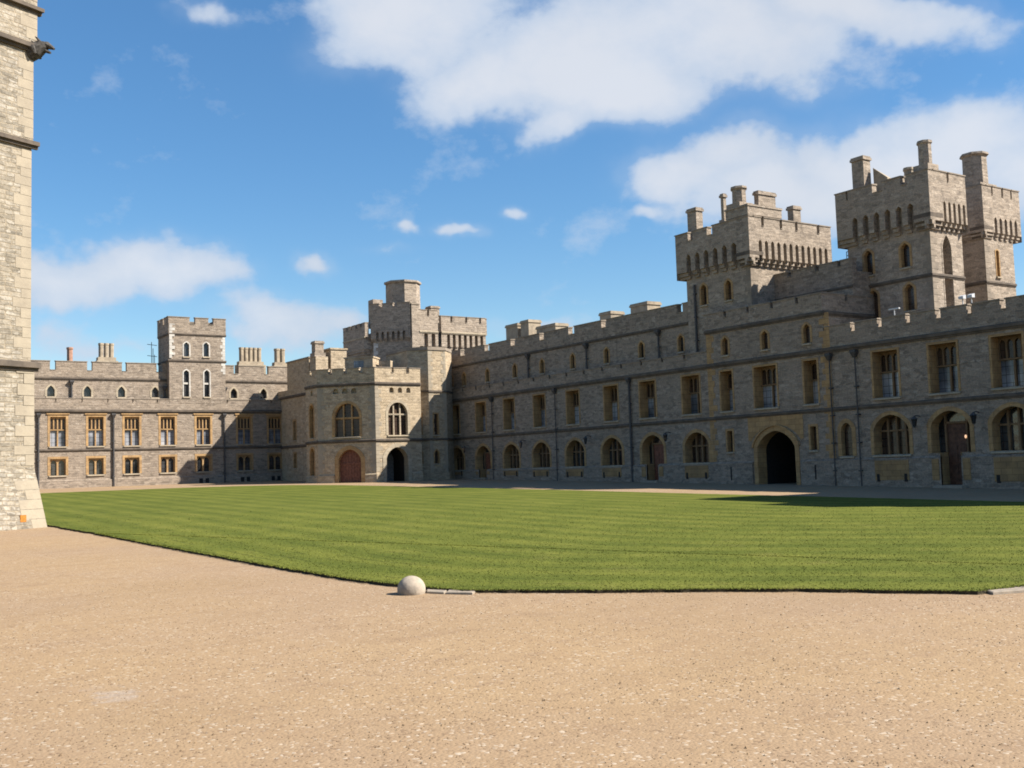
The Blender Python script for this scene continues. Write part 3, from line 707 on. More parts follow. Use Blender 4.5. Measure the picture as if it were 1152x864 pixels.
# ------------------------------------------------------------------ corner gatehouse
def gatehouse():
    root = thing('gatehouse', 'angular porch building in the far corner, arched doors in its lit and dark faces', 'gatehouse', (51, 105, gz(103)))
    R2 = math.sqrt(.5); Z = 11.93
    A = FX(44.9); D = Frame(44.9, 103.3, R2, -R2, -R2, -R2); LD = 6.223; B = FY(98.9); K = FX(48.0)
    ops = {}
    ops['D'] = [Op(1.85, 4.5, 6.55, 9.95, 1.5, 'round'), Op(2.2, 4.6, 0, 5.25, 1.15, 'tudor')]
    ops['B'] = [Op(50.75, 53.0, 6.6, 9.95, 1.25, 'round'), Op(50.45, 52.95, 0, 5.35, 1.2, 'tudor')]
    ops['A'] = [Op(104.3, 105.3, 6.6, 10.0, .5, 'round'), Op(104.3, 105.3, 2.7, 5.5, .5, 'round')]
    ops['K'] = [Op(116.6, 117.3, 6.8, 9.0), Op(116.6, 117.3, 3.6, 5.25)]
    holesD = [Op(1.72 + .98 * i, 2.3 + .98 * i, 10.95, 11.5, .28, 'round') for i in range(3)]
    holesB = [Op(50.95 + .98 * i, 51.45 + .98 * i, 10.95, 11.5, .26, 'round') for i in range(3)]
    holesA = [Op(104.5, 105.0, 10.95, 11.5, .26, 'round')]
    w = MB()
    wall(w, D, 0, LD, 0, Z, ops['D'] + holesD); wall(w, B, 49.3, 54.6, 0, Z, ops['B'] + holesB)
    wall(w, A, 103.3, 106.3, 0, Z, ops['A'] + holesA); wall(w, K, 106.3, YL, 0, Z, ops['K'])
    wall(w, Frame(0, 106.3, 1, 0, 0, 1), 44.9, 48, 0, 13.0); wall(w, Frame(54.6, 0, 0, 1, 1, 0), 98.9, 103, 0, 13.0)
    for F, hs in ((D, holesD), (B, holesB), (A, holesA)):
        for o in hs:
            ol = o.outline()
            for a, b in zip(ol, ol[1:]): w.face([F.p(*a, 0), F.p(*b, 0), F.p(*b, -.3), F.p(*a, -.3)])
            w.face([F.p(o.u0, o.z0, 0), F.p(o.u1, o.z0, 0), F.p(o.u1, o.z0, -.3), F.p(o.u0, o.z0, -.3)]); pane(w, F, o, -.3)
    w.build('wall', 'porch', root)
    for F, a, b in ((D, 0, 1.75), (D, 5.05, LD + .06), (B, 49.24, 50.0), (B, 53.4, 54.6), (A, 103.24, 106.3)):
        p = MB(); p.fbox(F, a, b, 0, 2.75 if F is not A else 2.6, 0, .14, 'b', .12); p.build('plinth', 'porch', root)
    for z, h in ((6.12, .22), (Z, .24)):
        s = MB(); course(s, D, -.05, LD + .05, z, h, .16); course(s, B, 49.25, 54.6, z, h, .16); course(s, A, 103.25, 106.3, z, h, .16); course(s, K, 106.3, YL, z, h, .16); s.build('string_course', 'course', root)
    # big first-floor windows
    for F, o in ((D, ops['D'][0]), (B, ops['B'][0])):
        window(root, F, o, 'arch', sur='dress_pale' if F is B else 'dress', w=.28, depth=.5, lights=3, transom=.99, gl='glass_brown')
    for F, o in ((A, ops['A'][0]), (A, ops['A'][1]), (K, ops['K'][0]), (K, ops['K'][1])):
        window(root, F, o, 'slit', w=.2, depth=.4, gl='glass_brown')
    # doors
    for F, o, mt in ((D, ops['D'][1], 'wood_red'), (B, ops['B'][1], 'dark')):
        m = MB(); surround(m, F, o, .42, .05, .9 if mt == 'dark' else .5, bottom=False); dw = m.build('doorway', 'dress_pale' if F is B else 'dress', root)
        m = MB(); dep = -4.8 if mt == 'dark' else -.42
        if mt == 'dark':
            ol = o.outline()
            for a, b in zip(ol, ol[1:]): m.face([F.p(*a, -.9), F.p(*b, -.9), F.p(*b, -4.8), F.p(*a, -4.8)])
            m.build('passage', 'dark', dw); m = MB()  # shade of the porch passage is put into its near-black lining
        pane(m, F, o, dep)
        q = (o.u1 - o.u0) / 8
        for i in range(1, 8): m.fbox(F, o.u0 + q * i - .03, o.u0 + q * i + .03, 0, o.top(o.u0 + q * i), dep, dep + .04)
        m.fbox(F, o.u0, o.u1, 3.7, 3.9, dep, dep + .07); m.build('door', 'wood' if mt == 'dark' else 'wood_red', dw)
    batt(root, 'porch', D, -.0, LD, Z + .1, 13.0, 13.5, even_gaps(0, LD, 3, .38), .45, .03)
    batt(root, 'porch', B, 49.3, 54.6, Z + .1, 13.0, 13.5, [(51.15, 51.5), (52.95, 53.3)], .45, .03)
    batt(root, 'porch', A, 103.3, 106.3, Z + .1, 13.0, 13.5, [(104.6, 105.0)], .45, .03)
    batt(root, 'porch', K, 106.3, 112.5, Z + .1, 13.0, 13.5, even_gaps(106.3, 112.5, 2, .5), .45, .0)
    k = MB(); k.box(48.0, 49.3, 112.5, 119, Z, 15.85); k.box(48.0, 49.3, 119, YL + .95, Z, 12.7); rw = k.build('raised_wall', 'porch', root)
    k = MB(); k.box(47.9, 49.4, 112.4, 119.1, 15.85, 16.0); k.build('coping', 'coping', rw)
    for F, u, sd in ((D, 0, 1), (D, LD, -1), (B, 49.3, 1)): quoin_part(root, 'quoin', F, u, 2.9, 11.7, sd, 0, .42, .7, .45)
    r = MB()   # solid core behind the walls
    r.prism([(48.7, 106.3), (48.7, YL + .5), (60, YL + .5), (60, 103.9), (54.4, 103.9), (54.4, 102.2), (50.4, 102.2), (48.6, 104.6), (45.9, 105.6), (45.9, 106.2)], 0, 12.6)
    r.prism([(45.6, 105.9), (45.6, 103.6), (49.6, 99.6), (50.2, 99.6), (50.2, 105.9)], 5.4, 12.6); r.box(49.6, 54.4, 99.55, 102.3, 5.5, 12.6)
    r.build('roof', 'roof', root)
    # roof-top pieces behind the parapet
    m = MB(); m.box(47.55, 49.0, 109.6, 111.2, 12.6, 15.7); cb = m.build('chimney_base', 'porch', root); stack(cb, 48.1, 110.3, 1.0, 1.0, 15.7, 17.45, 'tower', octo=False)
    m = MB(); m.box(49.3, 51.2, 109.5, 113.0, 12.6, 16.5); m.box(49.2, 51.3, 109.4, 113.1, 16.5, 16.7); m.build('stair_head', 'porch', root)
    m = MB(); m.fbox(D, 1.9, 5.0, 12.6, 14.9, -5.2, -3.2); m.fbox(D, 1.8, 5.1, 14.9, 15.05, -5.3, -3.1); dm = m.build('dormer', 'porch', root)
    m = MB(); m.fbox(D, 2.9, 4.0, 13.9, 14.6, -3.21, -3.17); m.build('pane', 'glass_net', dm)
    m = MB(); m.fbox(D, 5.4, 6.6, 12.6, 14.6, -5.2, -4.2); m.build('dormer', 'porch', root)
gatehouse()

def stair_turret():
    root = thing('stair_turret', 'narrow sunlit stair turret squeezed between the corner gatehouse and the shaded right range', 'turret', (57, 102, gz(102)))
    P = [(54.3, 101.1), (55.9, 99.5), (58.05, 99.5), (59.9, 101.35), (59.9, 106), (54.3, 106)]
    B = FY(99.5); R2 = math.sqrt(.5); D = Frame(54.3, 101.1, R2, -R2, -R2, -R2); E = Frame(58.05, 99.5, R2, R2, R2, -R2)
    ops = [Op(56.45, 56.95, 6.6, 8.8), Op(56.45, 56.95, 3.55, 5.0, .35, 'gothic')]
    od = [Op(.9, 1.4, 6.6, 8.8), Op(.9, 1.4, 3.55, 5.0, .35, 'gothic')]
    w = MB(); wall(w, B, 55.9, 58.05, 0, 15.6, ops); wall(w, D, 0, 2.263, 0, 15.6, od); wall(w, E, 0, 2.6, 0, 15.6)
    w.face([(54.3, 101.1, 0), (54.3, 106, 0), (54.3, 106, 15.6), (54.3, 101.1, 15.6)]); w.face([(59.9, 101.35, 0), (59.9, 106, 0), (59.9, 106, 15.6), (59.9, 101.35, 15.6)])
    w.face([(54.3, 106, 11), (59.9, 106, 11), (59.9, 106, 15.6), (54.3, 106, 15.6)])
    w.build('wall', 'porch', root)
    for o in ops: window(root, B, o, 'slit', w=.14, depth=.35, gl='glass_brown')
    for o in od: window(root, D, o, 'slit', w=.14, depth=.35, gl='glass_brown')
    def grow(g): return [(54.3 - g, 101.1 - g * .4), (55.9 - g * .4, 99.5 - g), (58.05 + g * .4, 99.5 - g), (59.9 + g * .3, 101.35 - g * .5), (59.9, 106), (54.3 - g, 106)]
    for z in (6.12, 11.2):
        s = MB(); s.prism(grow(.12), z - .1, z + .1); s.build('string_course', 'course', root)
    s = MB()
    s.prism(grow(.1), 15.6, 15.78); s.prism(grow(.02), 15.78, 15.95); s.build('coping', 'coping', root)
    quoin_part(root, 'quoin', B, 55.9, 2.6, 15.5, 1, 0, .42, .55, .35); quoin_part(root, 'quoin', B, 58.05, 2.6, 15.5, -1, 0, .42, .5, .3)
    p = MB(); p.prism(grow(.14), 0, 2.6); p.build('plinth', 'porch', root)
    drainpipe(root, D, .15, gz(100), 10.6, 0, .09)
stair_turret()

def great_tower():
    root = thing('castle_tower', 'broad corbelled tower with an octagonal top turret rising behind the corner gatehouse', 'tower', (64, 117, 10))
    R2 = math.sqrt(.5); x0, y0 = 60.6, 112.0; k = 3.2
    B = FY(y0); D = Frame(x0 - k, y0 + k, R2, -R2, -R2, -R2); LD = k / R2; A = FX(x0 - k)
    w = MB(); wall(w, B, x0, 71.0, 8, 19.4); wall(w, D, 0, LD, 8, 22.4); wall(w, A, y0 + k, 120.4, 8, 19.0)
    w.face([(71, 112, 8), (71, 124, 8), (71, 124, 21.4), (71, 112, 21.4)]); w.face([(57.4, 120.4, 8), (71, 124, 8), (71, 124, 20), (57.4, 120.4, 20)])
    w.build('wall', 'tower', root)
    m = MB()
    machicolation(m, B, 61.6, 64.15, 17.0, 19.3, .5, 2, 62.0, 64.0); m.build('machicolation', 'tower', root); m = MB(); machicolation(m, B, 64.6, 70.9, 17.0, 19.3, .5, 7, 65.2, 70.7)
    m.build('machicolation', 'tower', root); m = MB()
    machicolation(m, D, -.2, LD + .2, 18.3, 19.5, .4, 6, .3, LD - .3)
    m.build('machicolation', 'tower', root); m = MB()
    # the rounded corbelling of the far left side
    for i in range(6):
        t0, t1 = i / 6, (i + 1) / 6
        d = 1.1 * math.sin((t0 + t1) / 2 * math.pi / 2)
        m.fbox(A, 115.6 + (1 - t1) * 1.2, 120.4 + d * .8, 15.9 + 1.9 * t0, 15.9 + 1.9 * t1, 0, d)
    m.fbox(A, 115.6, 121.3, 17.8, 18.9, 0, 1.1, 'b')
    m.build('machicolation', 'tower', root)
    batt(root, 'tower', B, 61.6, 64.15, 19.3, 21.2, 21.9, [(62.7, 63.0)], .5, .5)
    batt(root, 'tower', B, 64.6, 70.9, 19.3, 20.6, 21.3, [(65.9, 66.2), (68.0, 68.3), (70.0, 70.3)], .5, .5)
    batt(root, 'tower', D, -.2, LD + .2, 19.5, 22.3, 22.75, [(.9, 1.3), (2.6, 3.1)], .6, .4)
    batt(root, 'tower', A, 115.2, 121.3, 18.9, 20.1, 20.55, even_gaps(115.2, 121.3, 4, .5), .5, 1.1)
    batt(root, 'tower', Frame(71, 0, 0, 1, 1, 0), 112, 124, 19.3, 20.6, 21.3, even_gaps(112, 124, 4, .6), .5, .4)
    b = MB(); b.fbox(B, 60.6, 61.6, 8, 22.5, 0, .55); pi = b.build('pier', 'tower', root); b = MB(); b.fbox(B, 60.55, 61.65, 22.5, 22.65, 0, .62); b.build('coping', 'coping', pi)
    course_part(root, B, 61.6, 64.15, 19.35, .22, .14, .5, mat='dress_pale'); course_part(root, B, 64.6, 70.9, 19.35, .22, .14, .5, mat='dress_pale')
    s = MB(); s.fbox(A, 115.2, 121.3, 18.8, 18.95, 1.08, 1.18); s.build('string_course', 'dress_pale', root)
    t = MB(); t.cyl(62.2, 116.5, 2.15, 2.1, 19, 25.75, 8, math.pi / 8); t.cyl(62.2, 116.5, 2.3, 2.3, 25.75, 26.0, 8, math.pi / 8); t.build('turret', 'tower', root)
    m = MB(); m.box(57.3, 58.6, 114.9, 116.2, 20, 23.4); m.build('chimney', 'tower', root)
    stack(root, 65.2, 114.5, 1.2, 1.2, 19.5, 22.9, 'tower')
    r = MB(); r.prism([(61, 113), (70.5, 113), (70.5, 123.5), (58, 120.2), (58, 116)], 8, 19.6); r.build('roof', 'roof', root)
    quoin_part(root, 'quoin_white', D, 0, 12, 18.2, 1, 0, .42, .5, .3)
    drainpipe(root, B, 64.38, 12, 20.5, 0, .09, False)
great_tower()

# ------------------------------------------------------------------ near tower at the left edge
def near_tower():
    root = thing('castle_tower', 'tall pale rubble-stone tower cut off by the frame, dark gargoyle on its corner', 'tower', (5.5, 52, gz(51)))
    a = math.radians(25); d = (math.cos(a), math.sin(a)); n = (math.sin(a), -math.cos(a))   # face direction, outward normal
    cx, cy = 8.62, 50.7
    F = Frame(cx, cy, d[0], d[1], n[0], n[1])       # u runs to the right; the corner is u = 0, the wall lies at u < 0
    def block(mb, z0, z1, e0, e1): 
        W, T = 11.0, 9.0
        def q(e, z): return [F.p(-W, z, e), F.p(e, z, e), F.p(e, z, -T), F.p(-W, z, -T)]
        mb.hexa(q(e0, z0), q(e1, z1), 'b')
    w = MB()
    block(w, 8.05, 17.9, .0, .0); block(w, 17.9, 22.3, .05, .05); block(w, 22.3, 24.1, .16, .16); block(w, 24.1, 31, .16, .16)
    block(w, 3.5, 8.05, .10, .08); block(w, 2.9, 3.5, .2, .10); block(w, -.5, 2.9, .68, .2)
    w.build('wall', 'near', root)
    for z, e, h, p in ((8.0, .08, .30, .22), (17.9, .05, .26, .2), (22.3, .14, .28, .2), (24.05, .16, .24, .22)):
        s = MB(); course(s, F, -11, e + p, z, h, p + e); s.fbox(Frame(F.p(e, 0, 0)[0], F.p(e, 0, 0)[1], n[0], n[1], d[0], d[1]), -9, e + .0, z - h * .45, z + h * .5, -.02, p); s.build('string_course', 'course', root)
    for z0, z1, e in ((8.3, 17.6, 0), (18.1, 22.0, .05), (22.6, 23.85, .16), (24.4, 31, .16), (3.6, 7.7, .1)):
        quoin_part(root, 'quoin', F, e - .004, z0, z1, -1, e, .45, .85, .48, .012)
    # the batter's dressed stones follow its slope
    q = MB(); z = 0.9
    while z < 2.75:
        h = .42; wd = random.choice((.7, 1.1))
        e0 = .68 + (.2 - .68) * (z + .5) / 3.4; e1 = .68 + (.2 - .68) * (z + h + .5) / 3.4
        P = [F.p(e0 - wd, z, e0 + .012), F.p(e0, z, e0 + .012), F.p(e1, z + h - .02, e1 + .012), F.p(e1 - wd, z + h - .02, e1 + .012)]
        q.face(P); z += h
    q.build('quoins', 'quoin', root)
    # yellow plate low on the batter
    m = MB(); z = 1.35; e = .68 + (.2 - .68) * (z + .5) / 3.4
    m.fbox(F, -.78, -.5, z - .14, z + .16, e - .1, e + .03); m.build('marker_plate', 'orange', root)
    # gargoyle: a crouching beast's neck and head, jaws open
    g = MB()
    ox, oy, oz = F.p(.05, 22.2, .05)
    dr = (.86, -.5)                                   # leans out over the corner
    def P(t, s, h): return (ox + dr[0] * t - dr[1] * s, oy + dr[1] * t + dr[0] * s, oz + h)
    g.tube([P(-.55, 0, -.35), P(-.2, 0, -.22), P(.12, 0, -.02), P(.38, 0, .12), P(.58, 0, .16)], [(.2, .22), (.34, .36), (.36, .38), (.28, .30), (.2, .2)], 12)
    g.tube([P(.42, 0, .2), P(.62, 0, .19), P(.82, 0, .08), P(.92, 0, .02)], [(.2, .16), (.2, .16), (.13, .09), (.07, .05)], 10)
    g.tube([P(.45, 0, .0), P(.62, 0, -.1), P(.76, 0, -.16)], [(.16, .1), (.13, .07), (.06, .05)], 10)
    for sd in (-1, 1):
        g.tube([P(.34, .14 * sd, .3), P(.24, .22 * sd, .44), P(.16, .25 * sd, .5)], [.07, .05, .015], 8)
        g.tube([P(-.1, .26 * sd, .12), P(.1, .34 * sd, -.05), P(.2, .3 * sd, -.3)], [.16, .12, .06], 8)
        g.tube([P(.6, .1 * sd, .27), P(.7, .11 * sd, .26)], [.06, .03], 8)
    go = g.build('gargoyle', 'gargoyle', root, smooth=True)
near_tower()

# ------------------------------------------------------------------ ground, lawn, gravel
LAWN = [(9.0, 60), (9.6, 46), (9.76, 43.4), (10.0, 35), (10.27, 27.06), (10.57, 22.4), (10.9, 20.9), (11.1, 20.05), (11.44, 19.1), (12.4, 18.15), (13.78, 16.9), (15.0, 15.9), (16.4, 14.64), (17.6, 13.2), (18.5, 12.2),
        (19.7, 12.1), (24, 11.9), (43, 12), (45.6, 13.4), (46.4, 17), (46.5, 28), (46.0, 40), (45.3, 50), (44.92, 62.6), (44.0, 73), (43.3, 84), (42.3, 92), (40, 98.3), (36.5, 101.4), (31, 102.8), (20, 102.2), (9, 101)]
def resample(poly, step):
    out = []
    for (a, b), (c, d) in zip(poly, poly[1:] + poly[:1]):
        k = max(1, int(math.hypot(c - a, d - b) / step))
        for i in range(k): out.append((a + (c - a) * i / k, b + (d - b) * i / k))
    return out

def ground():
    m, nt, bs = newmat('gravel', .95)
    pos = nt.n.new('ShaderNodeNewGeometry').outputs['Position']
    big = nt.noise(pos, .12, 5, .6); mid = nt.noise(pos, 1.3, 5, .65); fine = nt.noise(pos, 22, 3, .6)
    col = nt.mix(nt.ramp(big.outputs[0], .35, .65), c4((.296, .204, .112)), c4((.268, .188, .118)))
    col = nt.mix(nt.ramp(mid.outputs[0], .35, .75, 0, .5), col, c4((.25, .165, .09)))
    vo = nt.n.new('ShaderNodeTexVoronoi'); nt.l.new(nt.vmath('ADD', pos, nt.vmath('MULTIPLY', mid.outputs['Color'], (.1, .1, .1))), vo.inputs['Vector']); vo.inputs['Scale'].default_value = 26
    sc = nt.n.new('ShaderNodeSeparateColor'); nt.l.new(vo.outputs['Color'], sc.inputs[0])
    col = nt.mix(.2, col, nt.mix(sc.outputs[0], c4((.19, .126, .076)), c4((.31, .217, .13))))
    col = nt.mix(nt.ramp(sc.outputs[1], .90, .96, 0, .55), col, c4((.12, .075, .045)))
    col = nt.mix(nt.ramp(sc.outputs[2], .93, .97, 0, .8), col, c4((.40, .33, .25)))
    mp = nt.noise(pos, 2.2, 5, .7)
    dk = nt.noise(nt.vmath('MULTIPLY', pos, (1.0, 2.6, 1)), .8, 5, .7)
    col = nt.mix(nt.ramp(dk.outputs[0], .52, .72, 0, .5), col, c4((.20, .13, .078)))
    dr = nt.noise(nt.vmath('MULTIPLY', pos, (.10, .22, 1)), 1.0, 5, .6)
    col = nt.mix(nt.ramp(dr.outputs[0], .45, .7, 0, .4), col, c4((.225, .152, .085)))
    # the pale worn patch on the left
    dv = nt.vmath('MULTIPLY', nt.vmath('SUBTRACT', nt.vmath('ADD', pos, nt.vmath('MULTIPLY', nt.vmath('SUBTRACT', mp.outputs['Color'], (.5, .5, .5)), (1.9, 1.9, 0))), (3.36, 13.9, 0)), (3.2, 2.2, 0))
    ln = nt.vmath('LENGTH', dv)
    col = nt.mix(nt.ramp(ln, 1.1, .2, 0, .5), col, c4((.30, .255, .22)))
    nt.l.new(col, bs.inputs['Base Color'])
    h = nt.math('ADD', nt.math('MULTIPLY', vo.outputs['Distance'], -1.0), nt.math('MULTIPLY', fine.outputs[0], .5))
    h = nt.math('ADD', h, nt.math('MULTIPLY', mid.outputs[0], 3.0))
    nt.l.new(nt.bump(h, .35, .018), bs.inputs['Normal'])
    mb = MB()
    ys = [-400, -60, 0, 20, 60, 120, 300, 2000]
    zz = lambda y: gz(max(min(y, 140), -40))
    for a, b in zip(ys, ys[1:]):
        for x0, x1 in ((-2000, -60), (-60, 20), (20, 100), (100, 2000)):
            mb.face([(x0, a, zz(a)), (x1, a, zz(a)), (x1, b, zz(b)), (x0, b, zz(b))])
    kind(mb.build('gravel_court', m), 'structure')
    # lawn
    m, nt, bs = newmat('mown_grass', .95); bs.inputs['Specular IOR Level'].default_value = .05
    g = nt.n.new('ShaderNodeNewGeometry'); pos = g.outputs['Position']
    def grass_col(nt, pos, dark=1.):
        sp = nt.n.new('ShaderNodeSeparateXYZ'); nt.l.new(pos, sp.inputs[0]); x, y = sp.outputs[0], sp.outputs[1]
        wob = nt.noise(pos, .12, 3)
        d1 = nt.math('SUBTRACT', x, 10.0); d2 = nt.math('ADD', nt.math('ADD', nt.math('MULTIPLY', x, .70), nt.math('MULTIPLY', y, .71)), -21.57)
        d = nt.math('SMOOTH_MIN', d1, d2, 5.0)
        d = nt.math('ADD', d, nt.math('MULTIPLY', wob.outputs[0], 1.2))
        s = nt.math('SINE', nt.math('MULTIPLY', d, 3.3)); s = nt.math('MULTIPLY_ADD', s, .5, .5)
        s2 = nt.math('MULTIPLY_ADD', nt.math('SINE', nt.math('MULTIPLY', d, 9.3)), .5, .5)
        brk = nt.noise(pos, .5, 4, .6)
        n1 = nt.noise(pos, .35, 5, .65); n2 = nt.noise(pos, 5, 3, .6)
        col = nt.mix(nt.ramp(n1.outputs[0], .3, .7), c4((.086, .100, .0185)), c4((.124, .132, .026)))
        col = nt.mix(nt.math('MULTIPLY', s, nt.math('MULTIPLY', brk.outputs[0], 1.1)), col, c4((.055, .073, .013)))
        line = nt.math('MULTIPLY', nt.ramp(s2, .90, .99), nt.ramp(brk.outputs[0], .44, .6, 0, .5))
        col = nt.mix(line, col, c4((.036, .045, .011)))
        wear = nt.noise(pos, .7, 5, .7)
        col = nt.mix(nt.ramp(wear.outputs[0], .55, .8, 0, .5), col, c4((.125, .112, .038)))
        col = nt.mix(.45, col, nt.mix(n2.outputs[0], c4((.3,) * 3), c4((.7,) * 3)), 'OVERLAY')
        return col, n2
    col, n2 = grass_col(nt, pos)
    nt.l.new(col, bs.inputs['Base Color']); nt.l.new(nt.bump(n2.outputs[0], .7, .05), bs.inputs['Normal'])
    m2, nt2, b2 = newmat('grass_blades', .8); b2.inputs['Specular IOR Level'].default_value = .1; g2 = nt2.n.new('ShaderNodeNewGeometry')
    col2, _ = grass_col(nt2, g2.outputs['Position']); col2 = nt2.mix(1.0, col2, c4((1.3, 1.27, 1.2)), 'MULTIPLY'); oi = nt2.noise(g2.outputs['Position'], 40, 1)
    nt2.l.new(nt2.mix(nt2.ramp(oi.outputs[0], .35, .7, 0, .5), col2, c4((.15, .16, .035))), b2.inputs['Base Color'])
    soil = simple('cut_turf_edge', (.035, .028, .016), .95, 0, .5, 10)
    P = resample(LAWN, .22)
    P = [(x + random.uniform(-.07, .07), y + random.uniform(-.07, .07)) for x, y in P]
    mb = MB(); hgt = .07
    ids = [mb.vert((x, y, gz(y) + hgt)) for x, y in P]; mb.f.append(ids); mb.m.append(0)
    mb.cur = 1
    for i in range(len(P)):
        a, b = P[i], P[(i + 1) % len(P)]
        mb.face([(*a, gz(a[1]) - .02), (*b, gz(b[1]) - .02), (*b, gz(b[1]) + hgt), (*a, gz(a[1]) + hgt)])
    kind(mb.build('lawn', [m, soil]), 'structure')
    # grass blades, thick where the eye is near
    poly = np.array(LAWN)
    def inside(x, y):
        r = np.zeros(len(x), bool); j = len(poly) - 1
        for i in range(len(poly)):
            xi, yi, xj, yj = *poly[i], *poly[j]
            c = ((yi > y) != (yj > y)) & (x < (xj - xi) * (y - yi) / (yj - yi + 1e-9) + xi); r ^= c; j = i
        return r
    N = 300000
    dist = 14 + (80 - 14) * rng.random(N) ** 1.2; ang = np.radians(5 + 58 * rng.random(N))
    x = dist * np.sin(ang); y = dist * np.cos(ang)
    k = inside(x, y) & (rng.random(N) < np.clip((62 - dist) / 40, 0, 1) ** 1.5); x, y, dist = x[k], y[k], dist[k]
    # a denser fringe hangs over the near edge
    E = np.array(resample(LAWN[2:17], .008)); E = E[np.hypot(E[:, 0], E[:, 1]) < 46]
    E = np.repeat(E, 2, 0) + rng.normal(0, .05, (len(E) * 2, 2))
    x = np.concatenate([x, E[:, 0]]); y = np.concatenate([y, E[:, 1]]); dist = np.hypot(x, y)
    n = len(x); h = rng.uniform(.010, .024, n) * (1 + dist / 90); wd = (.006 + dist * .00035) * rng.uniform(.6, 1.1, n)
    th = rng.uniform(0, 2 * np.pi, n); lean = rng.normal(0, .03, (n, 2)); z = SLOPE * y + hgt - .004
    V = np.empty((n, 3, 3)); dx, dy = np.cos(th) * wd, np.sin(th) * wd
    V[:, 0] = np.stack([x - dx, y - dy, z], 1); V[:, 1] = np.stack([x + dx, y + dy, z], 1); V[:, 2] = np.stack([x + lean[:, 0], y + lean[:, 1], z + h], 1)
    tri_mesh('grass', V, m2, 'stuff')
    # loose stones on the gravel nearest the camera
    m3, nt3, b3 = newmat('loose_stones', .9); g3 = nt3.n.new('ShaderNodeNewGeometry')
    v3 = nt3.n.new('ShaderNodeTexVoronoi'); nt3.l.new(g3.outputs['Position'], v3.inputs['Vector']); v3.inputs['Scale'].default_value = 14
    s3 = nt3.n.new('ShaderNodeSeparateColor'); nt3.l.new(v3.outputs['Color'], s3.inputs[0])
    c3 = nt3.mix(s3.outputs[0], c4((.12, .08, .047)), c4((.215, .147, .085))); c3 = nt3.mix(nt3.ramp(s3.outputs[1], .85, .93, 0, .8), c3, c4((.24, .19, .14)))
    nt3.l.new(c3, b3.inputs['Base Color'])
    N = 34000
    dist = 7 + 20 * rng.random(N) ** 1.5; ang = np.radians(1 + 66 * rng.random(N)); x = dist * np.sin(ang); y = dist * np.cos(ang)
    k = ~inside(x, y); x, y, dist = x[k], y[k], dist[k]
    dens = np.sin(x * 1.3 + np.sin(y * .9) * 2) + np.sin(y * 1.7 + x * .4) ; k = rng.random(len(x)) < .55 + .2 * dens; x, y, dist = x[k], y[k], dist[k]
    n = len(x); r = rng.uniform(.006, .016, n) * (1 + .6 * (rng.random(n) > .93)); th = rng.uniform(0, 2 * np.pi, n); z = SLOPE * y
    base = []
    for i in range(5):
        a = th + i * 2 * np.pi / 5; rr = r * rng.uniform(.7, 1.3, n)
        base.append(np.stack([x + np.cos(a) * rr, y + np.sin(a) * rr, z - .002], 1))
    top = np.stack([x + rng.normal(0, .2, n) * r, y + rng.normal(0, .2, n) * r, z + r * rng.uniform(.5, .95, n)], 1)
    V = np.stack([np.stack([base[i], base[(i + 1) % 5], top], 1) for i in range(5)], 1).reshape(-1, 3, 3)
    tri_mesh('gravel', V, m3, 'stuff')

def tri_mesh(name, V, mat, kd):
    n = len(V); me = bpy.data.meshes.new(name)
    me.vertices.add(n * 3); me.loops.add(n * 3); me.polygons.add(n)
    me.vertices.foreach_set('co', V.reshape(-1).astype(np.float32))
    me.loops.foreach_set('vertex_index', np.arange(n * 3, dtype=np.int32))
    me.polygons.foreach_set('loop_start', np.arange(0, n * 3, 3, dtype=np.int32))
    me.materials.append(mat); me.update(calc_edges=True)
    o = bpy.data.objects.new(name, me); COL.objects.link(o); o['kind'] = kd
    return o
ground()

# stone ball and edging slabs
bm_ = MB()
def ball():
    cx, cy = 10.56, 19.72; r = .29; z0 = gz(cy) + .09
    R_, S_ = 20, 32; V = []
    for i in range(R_ + 1):
        t = math.pi * i / R_
        V.append([(cx + r * math.sin(t) * math.cos(2 * math.pi * k / S_), cy + r * math.sin(t) * math.sin(2 * math.pi * k / S_), z0 + r * .95 * math.cos(t)) for k in range(S_)])
    mb = MB()
    idx = [[mb.vert(p) for p in row] for row in V]
    for i in range(R_):
        for k in range(S_): mb.f.append([idx[i][k], idx[i + 1][k], idx[i + 1][(k + 1) % S_], idx[i][(k + 1) % S_]]); mb.m.append(0)
    tag(mb.build('stone_ball', 'ball', None, True), 'weathered round stone ball half sunk in the gravel at the corner of the lawn', 'stone ball')
ball()
def slab(pts, h, label, grp):
    mb = MB(); top = [(x, y, gz(y) + h + random.uniform(-.006, .006)) for x, y in pts]; lo = [(x, y, gz(y) - .1) for x, y in pts]
    c = (sum(p[0] for p in pts) / 4, sum(p[1] for p in pts) / 4)
    ins = [(x + (c[0] - x) * .06, y + (c[1] - y) * .06, z + .012) for x, y, z in top]
    mb.hexa(lo, top, 'bt'); mb.hexa(top, ins, 'b')
    tag(mb.build('edging_slab', 'slab'), label, 'stone slab', grp)
slab([(10.82, 19.55), (11.02, 19.2), (11.24, 19.46), (11.02, 19.9)], .03, 'flat stone slab set between the stone ball and the lawn edge', 'slabs edging the lawn')
slab([(11.05, 19.17), (11.4, 18.72), (11.62, 18.95), (11.27, 19.43)], .035, 'flat stone slab at the lawn corner, second along from the stone ball', 'slabs edging the lawn')
slab([(18.62, 11.98), (19.5, 11.72), (19.55, 12.06), (18.72, 12.16)], .05, 'pale slab in the front lawn edge near the right border of the picture', 'slabs edging the lawn')
slab([(19.53, 11.71), (21.2, 11.6), (21.2, 11.95), (19.58, 12.05)], .05, 'longer pale slab running out of the picture at the right front lawn edge', 'slabs edging the lawn')

